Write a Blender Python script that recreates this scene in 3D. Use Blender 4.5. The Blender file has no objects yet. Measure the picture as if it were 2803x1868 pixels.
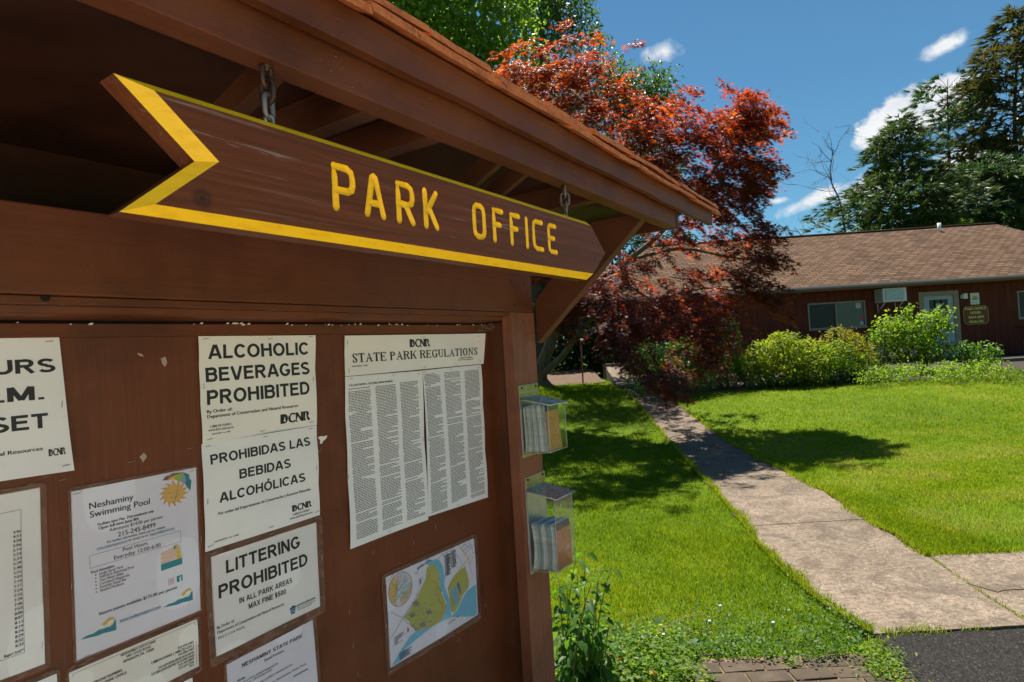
import bpy, bmesh, math, random
import numpy as np
from mathutils import Vector, Matrix
random.seed(7)
rng = np.random.default_rng(11)
R_ = math.radians
SC = bpy.context.scene
COL = SC.collection

# ------------------------------------------------------------------ camera
F_PX, PITCH, ROLL, KAZ, KD, CAMH = 1663.55, 0.01552942, -0.05913426, 0.58585942, 1.19972, 1.6
fw = Vector((0, math.cos(PITCH), math.sin(PITCH)))
rt = Vector((1, 0, 0)); up = rt.cross(fw)
cr, sr = math.cos(ROLL), math.sin(ROLL)
right = cr*rt + sr*up
upv = -sr*rt + cr*up
camd = bpy.data.cameras.new('camera'); cam = bpy.data.objects.new('camera', camd); COL.objects.link(cam)
M = Matrix.Identity(4)
for i in range(3):
    M[i][0], M[i][1], M[i][2] = right[i], upv[i], -fw[i]
M[2][3] = CAMH
cam.matrix_world = M
camd.sensor_width = 36; camd.lens = F_PX/2803*36
camd.clip_start = 0.05; camd.clip_end = 2000
camd.dof.use_dof = True; camd.dof.focus_distance = 1.4; camd.dof.aperture_fstop = 14
SC.camera = cam

# ------------------------------------------------------------------ frames
KV = Vector((math.sin(KAZ), math.cos(KAZ), 0)); NV = Vector((-math.cos(KAZ), math.sin(KAZ), 0))
KROT = math.atan2(KV.y, KV.x)
K0 = NV*KD                                   # origin of the notice board frame, on the ground
def kw(p):                                    # (s, e, z relative to eye height) -> world
    return K0 + KV*p[0] - NV*p[1] + Vector((0, 0, CAMH + p[2]))
def gz(y, x=0):                                    # terrain height
    t = min(max((y-8)/10, 0), 1)
    return .56*t*t*(3-2*t)

# ------------------------------------------------------------------ mesh builder
class MB:
    """collects polygons; authored in kiosk (s,-e,z) or world coordinates"""
    def __init__(s): s.v = []; s.f = []; s.m = []; s.mats = []; s.sm = []
    def mi(s, mat):
        if mat not in s.mats: s.mats.append(mat)
        return s.mats.index(mat)
    def add(s, vs, fs, mat, smooth=False):
        o = len(s.v); s.v += [tuple(p) for p in vs]; k = s.mi(mat)
        for f in fs: s.f.append(tuple(i+o for i in f)); s.m.append(k); s.sm.append(smooth)
    def box(s, a, b, mat, bev=0.0, rot=None, piv=None):
        x0, x1 = sorted((a[0], b[0])); y0, y1 = sorted((a[1], b[1])); z0, z1 = sorted((a[2], b[2]))
        if bev <= 0:
            vs = [(x0,y0,z0),(x1,y0,z0),(x1,y1,z0),(x0,y1,z0),(x0,y0,z1),(x1,y0,z1),(x1,y1,z1),(x0,y1,z1)]
            fs = [(0,3,2,1),(4,5,6,7),(0,1,5,4),(1,2,6,5),(2,3,7,6),(3,0,4,7)]
        else:
            bm = bmesh.new(); bmesh.ops.create_cube(bm, size=1)
            for v in bm.verts: v.co = Vector(((x0+x1)/2+v.co.x*(x1-x0), (y0+y1)/2+v.co.y*(y1-y0), (z0+z1)/2+v.co.z*(z1-z0)))
            bmesh.ops.bevel(bm, geom=bm.edges[:], offset=bev, segments=2, affect='EDGES', profile=.6)
            bm.verts.index_update(); vs = [v.co.copy() for v in bm.verts]; fs = [[v.index for v in f.verts] for f in bm.faces]; bm.free()
        if rot is not None:
            p = Vector(piv or ((x0+x1)/2, (y0+y1)/2, (z0+z1)/2)); vs = [rot @ (Vector(q)-p) + p for q in vs]
        s.add(vs, fs, mat)
    def prism(s, poly, mat, axis, a, b):
        """poly = 2D points extruded along axis from a to b (axis 0: (y,z), 1: (x,z), 2: (x,y))"""
        n = len(poly)
        def P(q, t):
            return (t, q[0], q[1]) if axis == 0 else (q[0], t, q[1]) if axis == 1 else (q[0], q[1], t)
        vs = [P(q, a) for q in poly] + [P(q, b) for q in poly]
        fs = [tuple(range(n)), tuple(range(2*n-1, n-1, -1))] + [(i, n+i, n+(i+1) % n, (i+1) % n) for i in range(n)]
        s.add(vs, fs, mat)
    def tube(s, pts, rad, mat, n=8, caps=True, closed=False):
        pts = [Vector(p) for p in pts]; m = len(pts)
        rad = rad if isinstance(rad, (list, tuple)) else [rad]*m
        vs = []; ref = None
        for i, p in enumerate(pts):
            if closed: d = pts[(i+1) % m]-pts[i-1]
            else: d = pts[min(i+1, m-1)]-pts[max(i-1, 0)]
            d = d.normalized() if d.length > 1e-9 else Vector((0, 0, 1))
            if ref is None: ref = d.orthogonal().normalized()
            ref = (ref - d*ref.dot(d)); ref = ref.normalized() if ref.length > 1e-6 else d.orthogonal().normalized()
            b = d.cross(ref)
            for k in range(n):
                a = 2*math.pi*k/n; vs.append(p + (ref*math.cos(a)+b*math.sin(a))*rad[i])
        fs = []
        for i in range(m if closed else m-1):
            j = (i+1) % m
            for k in range(n): fs.append((i*n+k, i*n+(k+1) % n, j*n+(k+1) % n, j*n+k))
        if caps and not closed: fs += [tuple(range(n-1, -1, -1)), tuple(range((m-1)*n, m*n))]
        s.add(vs, fs, mat, True)
    def ball(s, c, r, mat, n=8, sc=(1, 1, 1)):
        vs = [(c[0], c[1], c[2]-r*sc[2])]; h = n//2
        for i in range(1, h):
            t = -math.pi/2+math.pi*i/h
            for k in range(n): vs.append((c[0]+r*sc[0]*math.cos(t)*math.cos(2*math.pi*k/n), c[1]+r*sc[1]*math.cos(t)*math.sin(2*math.pi*k/n), c[2]+r*sc[2]*math.sin(t)))
        vs.append((c[0], c[1], c[2]+r*sc[2])); fs = []; L = len(vs)-1
        for k in range(n):
            fs.append((0, 1+(k+1) % n, 1+k)); fs.append((L, L-n+k, L-n+(k+1) % n))
            for i in range(h-2): a = 1+i*n; fs.append((a+k, a+(k+1) % n, a+n+(k+1) % n, a+n+k))
        s.add(vs, fs, mat, True)
    def mesh(s, name, o=(0, 0, 0)):
        me = bpy.data.meshes.new(name)
        me.from_pydata([(p[0]-o[0], p[1]-o[1], p[2]-o[2]) for p in s.v], [], s.f)
        for m in s.mats: me.materials.append(m)
        me.polygons.foreach_set('material_index', s.m); me.polygons.foreach_set('use_smooth', s.sm); me.update()
        return me

def tag(o, label=None, cat=None, group=None, kind=None):
    if label: o['label'] = label
    if cat: o['category'] = cat
    if group: o['group'] = group
    if kind: o['kind'] = kind
    return o
ORI = {}
def place(o, org, fr):
    ORI[o.name] = ((org[0], -org[1], org[2]) if fr == 'K' else org, fr)
    if fr == 'K': o.location = kw(org); o.rotation_euler = (0, 0, KROT)
    else: o.location = org
def thing(name, label, cat, org=(0, 0, 0), fr='W', group=None):
    o = bpy.data.objects.new(name, None); COL.objects.link(o); o.empty_display_size = .1
    place(o, org, fr); return tag(o, label, cat, group)
def root_of(o):
    while o.parent: o = o.parent
    return o
def part(name, mb, parent, label=None):
    """a part (or sub-part) of a thing; shares the axes of its thing"""
    org, fr = ORI[root_of(parent).name]
    me = mb.mesh(name, org) if isinstance(mb, MB) else mb
    o = bpy.data.objects.new(name, me); COL.objects.link(o); o.parent = parent
    if label: o['label'] = label
    return o
def single(name, mb, label, cat, org=(0, 0, 0), fr='W', group=None, kind=None):
    me = mb.mesh(name, (org[0], -org[1], org[2]) if fr == 'K' else org) if isinstance(mb, MB) else mb
    o = bpy.data.objects.new(name, me); COL.objects.link(o); place(o, org, fr)
    return tag(o, label, cat, group, kind)
def struct(name, mb, kind='structure'):
    o = bpy.data.objects.new(name, mb.mesh(name) if isinstance(mb, MB) else mb); COL.objects.link(o); o['kind'] = kind
    return o
def K(s, e, z): return (s, -e, z)

# ------------------------------------------------------------------ materials
class NT:
    def __init__(s, name):
        s.mat = bpy.data.materials.new(name); s.mat.use_nodes = True
        s.t = s.mat.node_tree; s.b = s.t.nodes['Principled BSDF']; s.out = s.t.nodes['Material Output']
    def n(s, typ, **kw):
        nd = s.t.nodes.new(typ)
        for k, v in kw.items():
            if k in nd.inputs: nd.inputs[k].default_value = v
            else: setattr(nd, k, v)
        return nd
    def l(s, a, b): s.t.links.new(a, b)
    def noise(s, scale, detail=4, rough=.6, stretch=None, coord='Object', dist=0.0):
        tc = s.n('ShaderNodeTexCoord'); src = tc.outputs[coord]
        if stretch:
            mp = s.n('ShaderNodeMapping'); mp.inputs['Scale'].default_value = stretch; s.l(src, mp.inputs[0]); src = mp.outputs[0]
        nz = s.n('ShaderNodeTexNoise'); nz.inputs['Scale'].default_value = scale; nz.inputs['Detail'].default_value = detail
        nz.inputs['Roughness'].default_value = rough; nz.inputs['Distortion'].default_value = dist
        s.l(src, nz.inputs['Vector']); return nz.outputs['Fac']
    def ramp(s, fac, stops, interp='LINEAR'):
        r = s.n('ShaderNodeValToRGB'); cr = r.color_ramp; cr.interpolation = interp
        while len(cr.elements) < len(stops): cr.elements.new(.5)
        for e, (p, c) in zip(cr.elements, stops):
            e.position = p; e.color = (*c, 1) if len(c) == 3 else c
        s.l(fac, r.inputs[0]); return r.outputs[0]
    def mix(s, fac, a, b, mode='MIX'):
        m = s.n('ShaderNodeMix', data_type='RGBA', blend_type=mode)
        if isinstance(fac, (int, float)): m.inputs[0].default_value = fac
        else: s.l(fac, m.inputs[0])
        for i, x in ((6, a), (7, b)):
            if isinstance(x, tuple): m.inputs[i].default_value = (*x, 1)
            else: s.l(x, m.inputs[i])
        return m.outputs[2]
    def math(s, op, a, b=0.0, clamp=False):
        m = s.n('ShaderNodeMath', operation=op, use_clamp=clamp)
        for i, x in ((0, a), (1, b)):
            if isinstance(x, (int, float)): m.inputs[i].default_value = x
            else: s.l(x, m.inputs[i])
        return m.outputs[0]
    def bump(s, h, strength=.3, dist=.002):
        b = s.n('ShaderNodeBump'); b.inputs['Strength'].default_value = strength; b.inputs['Distance'].default_value = dist
        s.l(h, b.inputs['Height']); s.l(b.outputs[0], s.b.inputs['Normal'])
    def base(s, c):
        if isinstance(c, tuple): s.b.inputs['Base Color'].default_value = (*c, 1)
        else: s.l(c, s.b.inputs['Base Color'])
    def rough(s, r):
        if isinstance(r, (int, float)): s.b.inputs['Roughness'].default_value = r
        else: s.l(r, s.b.inputs['Roughness'])
def plain(name, c, rough=.6, metal=0.0, var=.12, scale=30):
    t = NT(name)
    f = t.noise(scale)
    t.base(t.ramp(f, [(.3, tuple(x*(1-var) for x in c)), (.7, tuple(min(1, x*(1+var)) for x in c))]))
    t.rough(rough); t.b.inputs['Metallic'].default_value = metal
    return t.mat
def painted_wood(name, c, axis, rough=.55, specks=True, bump=.35):
    """brown painted timber: faint grain along one axis, uneven colour, dust specks and small knocks"""
    t = NT(name)
    st = {'x': (1.5, 40, 40), 'y': (40, 1.5, 40), 'z': (40, 40, 1.5)}[axis]
    gr = t.noise(2.2, 5, .65, st, dist=.4)
    pat = t.noise(5, 4, .6)
    col = t.ramp(pat, [(.28, tuple(x*.58 for x in c)), (.5, c), (.75, tuple(min(1, x*1.25) for x in c))])
    grc = t.ramp(gr, [(.35, (0, 0, 0)), (.68, (1, 1, 1))])
    col = t.mix(t.math('MULTIPLY', grc, .30), col, tuple(x*.5 for x in c))
    fd = t.ramp(t.noise(1.6, 5, .7, dist=.5), [(.45, (0, 0, 0)), (.75, (1, 1, 1))]); col = t.mix(t.math('MULTIPLY', fd, .22), col, (.22, .10, .055))
    if specks:
        sp = t.noise(260, 1, .4); sp = t.ramp(sp, [(.74, (0, 0, 0)), (.78, (1, 1, 1))])
        mk = t.noise(14, 2, .5); mk = t.ramp(mk, [(.5, (0, 0, 0)), (.7, (1, 1, 1))])
        col = t.mix(t.math('MULTIPLY', t.math('MULTIPLY', sp, mk), .8), col, (.34, .26, .2))
        dn = t.noise(70, 2, .5); dn = t.ramp(dn, [(.22, (1, 1, 1)), (.27, (0, 0, 0))])
        col = t.mix(t.math('MULTIPLY', dn, .6), col, tuple(x*.25 for x in c))
        sc = t.noise(9, 6, .75, (3, 3, 14)); sc = t.ramp(sc, [(.69, (0, 0, 0)), (.73, (1, 1, 1))])
        col = t.mix(t.math('MULTIPLY', sc, .6), col, (.24, .14, .095))
        gm = t.ramp(t.noise(3.1, 6, .75, (1, 1, .35)), [(.52, (0, 0, 0)), (.72, (1, 1, 1))]); col = t.mix(t.math('MULTIPLY', gm, .4), col, tuple(x*.35 for x in c))
    t.base(col); t.rough(t.math('ADD', t.math('MULTIPLY', pat, .25), rough-.12))
    t.b.inputs['Specular IOR Level'].default_value = .35
    fine = t.noise(180, 2, .6)
    t.bump(t.math('ADD', gr, t.math('MULTIPLY', fine, .35)), bump, .0022)
    return t.mat
BR = (.128, .039, .0135)
M_KX = painted_wood('brown_paint_horizontal', BR, 'x')
M_KZ = painted_wood('brown_paint_upright', BR, 'z')
M_POST = painted_wood('lit_brown_paint', (.25, .094, .050), 'z')  # same brown, lightened to put brighter light into the post's colour
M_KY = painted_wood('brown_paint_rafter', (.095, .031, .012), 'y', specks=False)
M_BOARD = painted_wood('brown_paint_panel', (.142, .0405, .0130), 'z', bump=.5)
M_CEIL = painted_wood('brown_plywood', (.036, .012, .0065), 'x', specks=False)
M_SIGN = None
def leaf_mat(name, stops, trans, rough=.45, tw=.45, spec=.5):
    t = NT(name)
    at = t.n('ShaderNodeAttribute', attribute_name='rnd')
    f = at.outputs['Fac']
    c1 = t.ramp(f, stops); c2 = t.ramp(f, trans)
    t.base(c1); t.rough(rough); t.b.inputs['Specular IOR Level'].default_value = spec
    tr = t.n('ShaderNodeBsdfTranslucent'); t.l(c2, tr.inputs[0])
    mx = t.n('ShaderNodeMixShader'); mx.inputs[0].default_value = tw
    t.l(t.b.outputs[0], mx.inputs[1]); t.l(tr.outputs[0], mx.inputs[2]); t.l(mx.outputs[0], t.out.inputs[0])
    return t.mat
M_YEL = None
def mk():
    global M_SIGN, M_YEL
    t = NT('sign_brown_paint')
    gr = t.noise(2.0, 6, .7, (1.0, 34, 40), dist=.9)
    c = t.ramp(gr, [(.3, (.085, .030, .012)), (.55, (.145, .046, .017)), (.75, (.19, .060, .021))])
    ws = t.noise(1.1, 8, .75, (1.6, 50, 60), dist=1.2); ws = t.ramp(ws, [(.57, (0, 0, 0)), (.66, (1, 1, 1))])
    mk_ = t.noise(6, 2, .5); mk_ = t.ramp(mk_, [(.42, (0, 0, 0)), (.58, (1, 1, 1))])
    c = t.mix(t.math('MULTIPLY', t.math('MULTIPLY', ws, mk_), .9), c, (.30, .26, .25))
    # the knot near the tail of the arrow
    tc = t.n('ShaderNodeTexCoord'); vm = t.n('ShaderNodeVectorMath', operation='DISTANCE')
    t.l(tc.outputs['Object'], vm.inputs[0]); vm.inputs[1].default_value = (.374-.86, -.552+.533, .188-.23)
    kn = t.ramp(t.math('ADD', vm.outputs['Value'], t.math('MULTIPLY', t.noise(60, 2), .006)), [(.004, (1, 1, 1)), (.0075, (.55, .55, .55)), (.010, (.1, .1, .1)), (.0125, (.9, .9, .9)), (.016, (0, 0, 0))])
    c = t.mix(t.math('MULTIPLY', kn, .85), c, (.022, .014, .012))
    t.base(c); t.b.inputs['Specular IOR Level'].default_value = .16; t.rough(.45); t.bump(t.math('ADD', gr, t.math('MULTIPLY', ws, .4)), .5, .0015)
    M_SIGN = t.mat
    t = NT('yellow_sign_paint')
    n1 = t.noise(25, 5, .7, (1, 4, 4)); n2 = t.noise(120, 2)
    c = t.ramp(n1, [(.2, (.76, .43, .003)), (.5, (.95, .60, .004)), (.8, (.96, .64, .010))])
    ch = t.ramp(n2, [(.74, (0, 0, 0)), (.8, (1, 1, 1))]); c = t.mix(t.math('MULTIPLY', ch, .5), c, (.2, .12, .03))
    t.base(c); t.rough(.45); t.bump(n1, .3, .001); M_YEL = t.mat
mk()
M_BLACK = plain('black_ink', (.016, .016, .017), .5)
M_INKG = plain('grey_print', (.11, .115, .12), .6)
M_BLUEINK = plain('blue_link_ink', (.03, .22, .32), .6)
def paper(name, c, cut=.5):
    t = NT(name)
    n = t.noise(9, 4, .6); n2 = t.noise(40, 3, .6)
    col = t.ramp(n, [(.3, tuple(x*.93 for x in c)), (.7, c)])
    st = t.ramp(n2, [(.66, (0, 0, 0)), (.8, (1, 1, 1))]); col = t.mix(t.math('MULTIPLY', st, .12), col, (.5, .42, .3))
    t.base(col); t.rough(.6); t.b.inputs['Specular IOR Level'].default_value = .3; t.bump(n, .12, .003); return t.mat
M_PAPC = paper('cream_notice_paper', (.85, .86, .81))
M_PAPG = paper('pale_notice_paper', (.83, .86, .87))
M_PAPB = paper('bluish_printer_paper', (.75, .775, .89))
def glassy(name, tint=(1, 1, 1), gl=.07, fres=.22, rough=.12, dust=.0, dustc=(.6, .6, .58)):
    t = NT(name)
    tr = t.n('ShaderNodeBsdfTransparent'); tr.inputs[0].default_value = (*tint, 1)
    g = t.n('ShaderNodeBsdfGlossy'); g.inputs['Roughness'].default_value = rough
    fr = t.n('ShaderNodeFresnel'); fr.inputs[0].default_value = 1.45
    mx = t.n('ShaderNodeMixShader'); t.l(t.math('ADD', t.math('MULTIPLY', fr.outputs[0], fres), gl*.3, True), mx.inputs[0])
    t.l(tr.outputs[0], mx.inputs[1]); t.l(g.outputs[0], mx.inputs[2]); o = mx.outputs[0]
    if dust:
        d = t.n('ShaderNodeBsdfDiffuse'); d.inputs[0].default_value = (*dustc, 1)
        m2 = t.n('ShaderNodeMixShader'); n = t.noise(45, 5, .7)
        t.l(t.math('MULTIPLY', t.ramp(n, [(.35, (.15, .15, .15)), (.75, (1, 1, 1))]), dust), m2.inputs[0]); t.l(o, m2.inputs[1]); t.l(d.outputs[0], m2.inputs[2]); o = m2.outputs[0]
    t.l(o, t.out.inputs[0]); return t.mat
M_LAM = glassy('clear_laminate', (.97, .96, .96), .0, .22, .2, .02, (.30, .24, .22))
M_ACR = glassy('clear_acrylic', (.95, .965, .96), .03, .16, .06, .015, (.6, .62, .58))
M_LID = glassy('dusty_acrylic', (.80, .83, .83), .12, .6, .1, .65, (.58, .58, .60))
M_LAMB = glassy('laminate_border', (.93, .90, .88), .0, .3, .2, .5, (.42, .29, .23))
M_ALU = plain('aluminium', (.55, .57, .60), .35, .9)
M_BRASS = plain('brass_plate', (.42, .36, .17), .4, .75, .2)
M_CHAIN = plain('rusty_chain', (.075, .045, .035), .5, .7, .5, 80)
M_STAPLE = plain('staple_steel', (.42, .41, .37), .35, .6)
M_DARK = plain('dark_gap', (.006, .004, .003), .9)
M_SCREW = plain('dark_screw', (.02, .016, .014), .5, .5)
t = NT('weathered_shingle')
n1 = t.noise(26, 5, .7, (1, 1, 1)); n2 = t.noise(160, 3, .6)
c = t.ramp(n1, [(.25, (.30, .07, .018)), (.5, (.58, .16, .034)), (.75, (.70, .25, .06))])
lc = t.ramp(n2, [(.52, (0, 0, 0)), (.66, (1, 1, 1))]); c = t.mix(t.math('MULTIPLY', lc, .45), c, (.55, .34, .16))
dk = t.ramp(t.noise(60, 4), [(.28, (1, 1, 1)), (.4, (0, 0, 0))]); c = t.mix(t.math('MULTIPLY', dk, .8), c, (.06, .025, .015))
t.base(c); t.rough(.8); t.bump(t.math('ADD', n1, n2), .6, .004); M_SHK = t.mat

# ------------------------------------------------------------------ text
_tc = {}
def text_geo(s, bold=0.0):
    if bold >= 0:                                # heavier strokes: the outline laid down three times, a hair apart
        bold = bold*1.7+.012; v0, f0 = text_geo(s, -1); n = len(v0); vs = []; fs = []
        for k, dx in enumerate((-bold*.9, 0, bold*.9)):
            vs += [(v[0]+dx, v[1], k*.00006) for v in v0]; fs += [tuple(i+k*n for i in f) for f in f0]
        return vs, fs
    key = (s, bold)
    if key in _tc: return _tc[key]
    cu = bpy.data.curves.new('t', 'FONT'); cu.body = s; cu.size = 1; cu.resolution_u = 3
    ob = bpy.data.objects.new('t', cu); me = ob.to_mesh()
    vs = [(v.co.x, v.co.y, 0.0) for v in me.vertices]; fs = [tuple(p.vertices) for p in me.polygons]
    ob.to_mesh_clear(); bpy.data.objects.remove(ob); bpy.data.curves.remove(cu)
    _tc[key] = (vs, fs); return vs, fs
_hv = text_geo('H', -1)[0]; CAPH = max(v[1] for v in _hv)
# ================================================================== NOTICE BOARD
kiosk = thing('notice_board', 'large brown wooden notice board with shingled roof beside the lawn', 'notice board', (.75, 0, -CAMH), 'K')
ZB = -1.15
mb = MB(); mb.box(K(-1.1, 0, ZB), K(1.6665, -.02, .066), M_BOARD); part('board_panel', mb, kiosk)
mb = MB(); mb.box(K(-1.1, .004, .0665), K(1.6665, -.02, .0905), M_KX, .0015); part('panel_strip', mb, kiosk)
mb = MB(); mb.box(K(-1.1, -.006, .0906), K(1.6665, -.02, .099), M_DARK); part('gap_lining', mb, kiosk)
# cove moulding below the header
prof = [(-.0, .096), (-.042, .0985)]
for k in range(9):
    a = math.pi/2*k/8; prof.append((-.060-.016*math.sin(a)*1.0+0, .1035-.006*math.cos(a)))
prof += [(-.078, .112), (-.0, .112)]
mb = MB(); mb.prism(prof, M_KX, 0, -1.1, 1.640); part('cove_moulding', mb, kiosk)
mb = MB(); mb.box(K(-1.1, .104, .1125), K(1.645, .0, .1245), M_KX, .001); part('head_trim', mb, kiosk)
# half-round knot hole under the header
mb = MB()
hs, hz = .3565+.022, .1243
pts = [(hs+.0072*math.cos(a), hz-.0085*math.sin(a)) for a in [math.pi*i/10 for i in range(11)]]
mb.add([K(x, .1046, z) for x, z in pts], [tuple(range(11))], M_DARK); part('bore_hole', mb, kiosk)
mb = MB(); mb.box(K(-1.1, .112, .1258), K(1.779, .074, .262), M_KX, .0035); hd = part('header_beam', mb, kiosk)
for s_, z_ in ((1.655, .226), (1.735, .2215), (1.667, .15), (1.739, .149)):
    mb = MB(); mb.tube([K(s_, .1118, z_), K(s_, .1128, z_)], .0042, M_SCREW, 8); part('screw', mb, hd)
# recess side, quarter-round and post
mb2 = MB(); mb2.box(K(1.6668, .0755, ZB), K(1.69, -.015, .0955), M_KZ, .0008); part('recess_side', mb2, kiosk)
mb = MB(); mb.tube([K(1.672, .0775, ZB), K(1.672, .0775, .1105)], .0085, M_KZ, 12); part('side_moulding', mb, kiosk)
mb = MB(); mb.box(K(1.6905, .07, ZB), K(1.75, -.03, .1115), M_KZ, .001); part('post_core', mb, kiosk)
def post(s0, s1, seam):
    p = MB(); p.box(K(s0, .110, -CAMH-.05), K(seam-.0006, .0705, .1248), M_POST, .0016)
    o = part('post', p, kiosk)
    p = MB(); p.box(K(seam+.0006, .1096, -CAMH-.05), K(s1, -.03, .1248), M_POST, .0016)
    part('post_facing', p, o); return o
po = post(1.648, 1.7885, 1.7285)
mb = MB(); mb.tube([K(1.716, .1095, .097), K(1.716, .1105, .097)], .003, M_SCREW, 8); part('screw', mb, po)
mb = MB(); mb.box(K(-1.24, .110, -CAMH-.05), K(-1.1, -.03, .1248), M_KZ, .0016); part('post', mb, kiosk)
mb = MB(); mb.box(K(-1.1, .06, ZB-.14), K(1.648, -.02, ZB-.0005), M_KX, .002); part('bottom_rail', mb, kiosk)
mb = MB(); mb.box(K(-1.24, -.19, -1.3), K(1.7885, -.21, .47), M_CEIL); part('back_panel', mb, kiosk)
# eave beam, ceiling, joists, braces
BS = 2.003
mb = MB(); mb.box(K(-1.5, .555, .378), K(BS, .515, .452), M_KX, .002); bm_ = part('eave_beam', mb, kiosk)
mb = MB(); mb.box(K(BS+.0005, .558, .377), K(BS+.02, -.3, .446), M_KY, .001); part('end_board', mb, kiosk)
mb = MB()
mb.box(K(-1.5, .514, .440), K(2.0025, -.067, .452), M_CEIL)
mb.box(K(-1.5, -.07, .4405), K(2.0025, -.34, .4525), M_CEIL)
for i in range(16):                                     # chipped paint along the plywood joint
    s_ = .35+random.random()*.28; w = .004+random.random()*.012
    mb.add([K(s_, -.07, .4396), K(s_+w, -.066, .4396), K(s_+w*.6, -.06-random.random()*.008, .4396), K(s_+w*.2, -.064, .4396)], [(0, 1, 2, 3)], M_DARK)
part('ceiling', mb, kiosk)
def joist(s, w=.035, z0=.380): 
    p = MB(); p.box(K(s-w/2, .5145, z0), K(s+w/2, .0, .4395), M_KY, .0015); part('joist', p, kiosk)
for s_ in (-.9, -.35, .10, .6765, .8265, 1.47): joist(s_)
def lookout(s, w=.026, drop=.15):
    a = math.atan2(drop, .40)
    p = MB(); p.box(K(s-w/2, .5145, .380), K(s+w/2, .345, .418), M_KY, .0015, Matrix.Rotation(-a, 3, 'X'), K(s, .5145, .4)); part('lookout', p, kiosk)
lookout(.507, .024, .12); lookout(1.026, .016, .19); lookout(1.128, .014, .19)
def brace(s):
    p = MB()
    p.prism([(-.118, .020), (-.118, .165), (-.35, .40), (-.5145, .40), (-.5145, .379)], M_KY, 0, s, s+.038)
    o = part('knee_brace', p, kiosk)
    return o
brace(1.7892)
# fascia, shingles and roof
mb = MB()
N = 60; lo = []; 
fs0, fs1 = -1.6, 2.335
vs = []; 
for i in range(N+1):
    s_ = fs0+(fs1-fs0)*i/N; wv = .0016*math.sin(s_*9)+.0010*math.sin(s_*23+1)
    for (e_, z_) in ((.586, .4265+wv), (.568, .4275+wv), (.568, .4725), (.589, .4755)): vs.append(K(s_, e_, z_))
fsl = []
for i in range(N):
    for k in range(4): a = i*4; fsl.append((a+k, a+4+k, a+4+(k+1) % 4, a+(k+1) % 4))
fsl += [(3, 2, 1, 0), (N*4, N*4+1, N*4+2, N*4+3)]
mb.add(vs, fsl, M_KX); part('fascia', mb, kiosk)
RP = .50                                               # roof pitch (rise over run)
mb = MB()
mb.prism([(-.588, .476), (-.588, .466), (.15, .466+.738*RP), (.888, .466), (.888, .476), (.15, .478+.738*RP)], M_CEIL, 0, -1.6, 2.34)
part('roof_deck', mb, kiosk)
mb = MB(); mb.prism([(-.56, .4535), (.15, .4535+.70*RP-.02), (.86, .4535)], M_KY, 0, 1.93, 1.955); part('gable_panel', mb, kiosk)
mb = MB()
def shake_row(z_add, e_front, run, seed, smin, smax, s_a, s_b):
    r = random.Random(seed); s_ = s_a
    while s_ < s_b:
        w = r.uniform(smin, smax); s1 = min(s_+w, s_b)
        j = r.uniform(-.006, .006); th = r.uniform(.0115, .0155); zz = z_add+r.uniform(-.0015, .0045); tl = r.uniform(-.006, .006)
        n = 5; V = []; 
        for k in range(n+1):
            q = s_+.002+(s1-s_-.004)*k/n; dz = tl*(k/n-.5)+r.uniform(-.0009, .0009); de = r.uniform(-.0015, .0015)
            e0 = e_front+j+de; z0 = .4785+zz+dz-(e0-.588)*RP
            V += [K(q, e0, z0), K(q, e0-run, z0+run*RP), K(q, e0-run-.002, z0+run*RP+.004), K(q, e0-.003, z0+th)]
        F = []
        for k in range(n):
            a = k*4
            for m in range(4): F.append((a+m, a+4+m, a+4+(m+1) % 4, a+(m+1) % 4))
        F += [(3, 2, 1, 0), (n*4, n*4+1, n*4+2, n*4+3)]
        mb.add(V, F, M_SHK); s_ = s1
shake_row(.0, .612, .30, 3, .13, .30, -1.65, 2.385)
shake_row(.0205, .597, .30, 5, .14, .30, -1.65, 2.41)
for k in range(1, 6): shake_row(.0165+.004, .602-.13*k, .16, 5+k, .12, .3, -1.65, 2.40)
for k in range(0, 6):                                  # far slope, plain courses
    e_ = -.90+.14*k
    mb.add([K(-1.65, e_, .484+.14*k*RP), K(2.4, e_, .484+.14*k*RP), K(2.4, e_+.16, .489+.16*RP+.14*k*RP), K(-1.65, e_+.16, .489+.16*RP+.14*k*RP)], [(0, 1, 2, 3)], M_SHK)
part('shingles', mb, kiosk)
# leftover staples and paint specks on the panel
def staple_mb(s, z, ang, L=.0125, e=.0004, mat=None):
    m = MB(); c, d = math.cos(ang)*L/2, math.sin(ang)*L/2
    m.tube([K(s-c, e, z-d), K(s-c*.98, e+.0009, z-d*.98), K(s+c*.98, e+.0009, z+d*.98), K(s+c, e, z+d)], .00042, mat or M_STAPLE, 5); return m
for (s_, z_, a_) in ((.4285, -.171, .1), (.4065, -.161, .05), (.5345, -.161, .1), (.643, -.154, .1), (.4225, -.4965, .2), (1.012, -.62, 1.5), (1.028, -.78, 1.5), (1.018, -.705, 1.5), (1.1, -.5, 1.3), (1.345, -.5, 1.4), (1.25, -.52, 1.2), (.6415, -.335, 1.5), (.952, -.21, 1.0), (1.56, -.81, .9), (1.42, -.86, .9)):
    part('staple', staple_mb(s_, z_, a_), kiosk)
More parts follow.
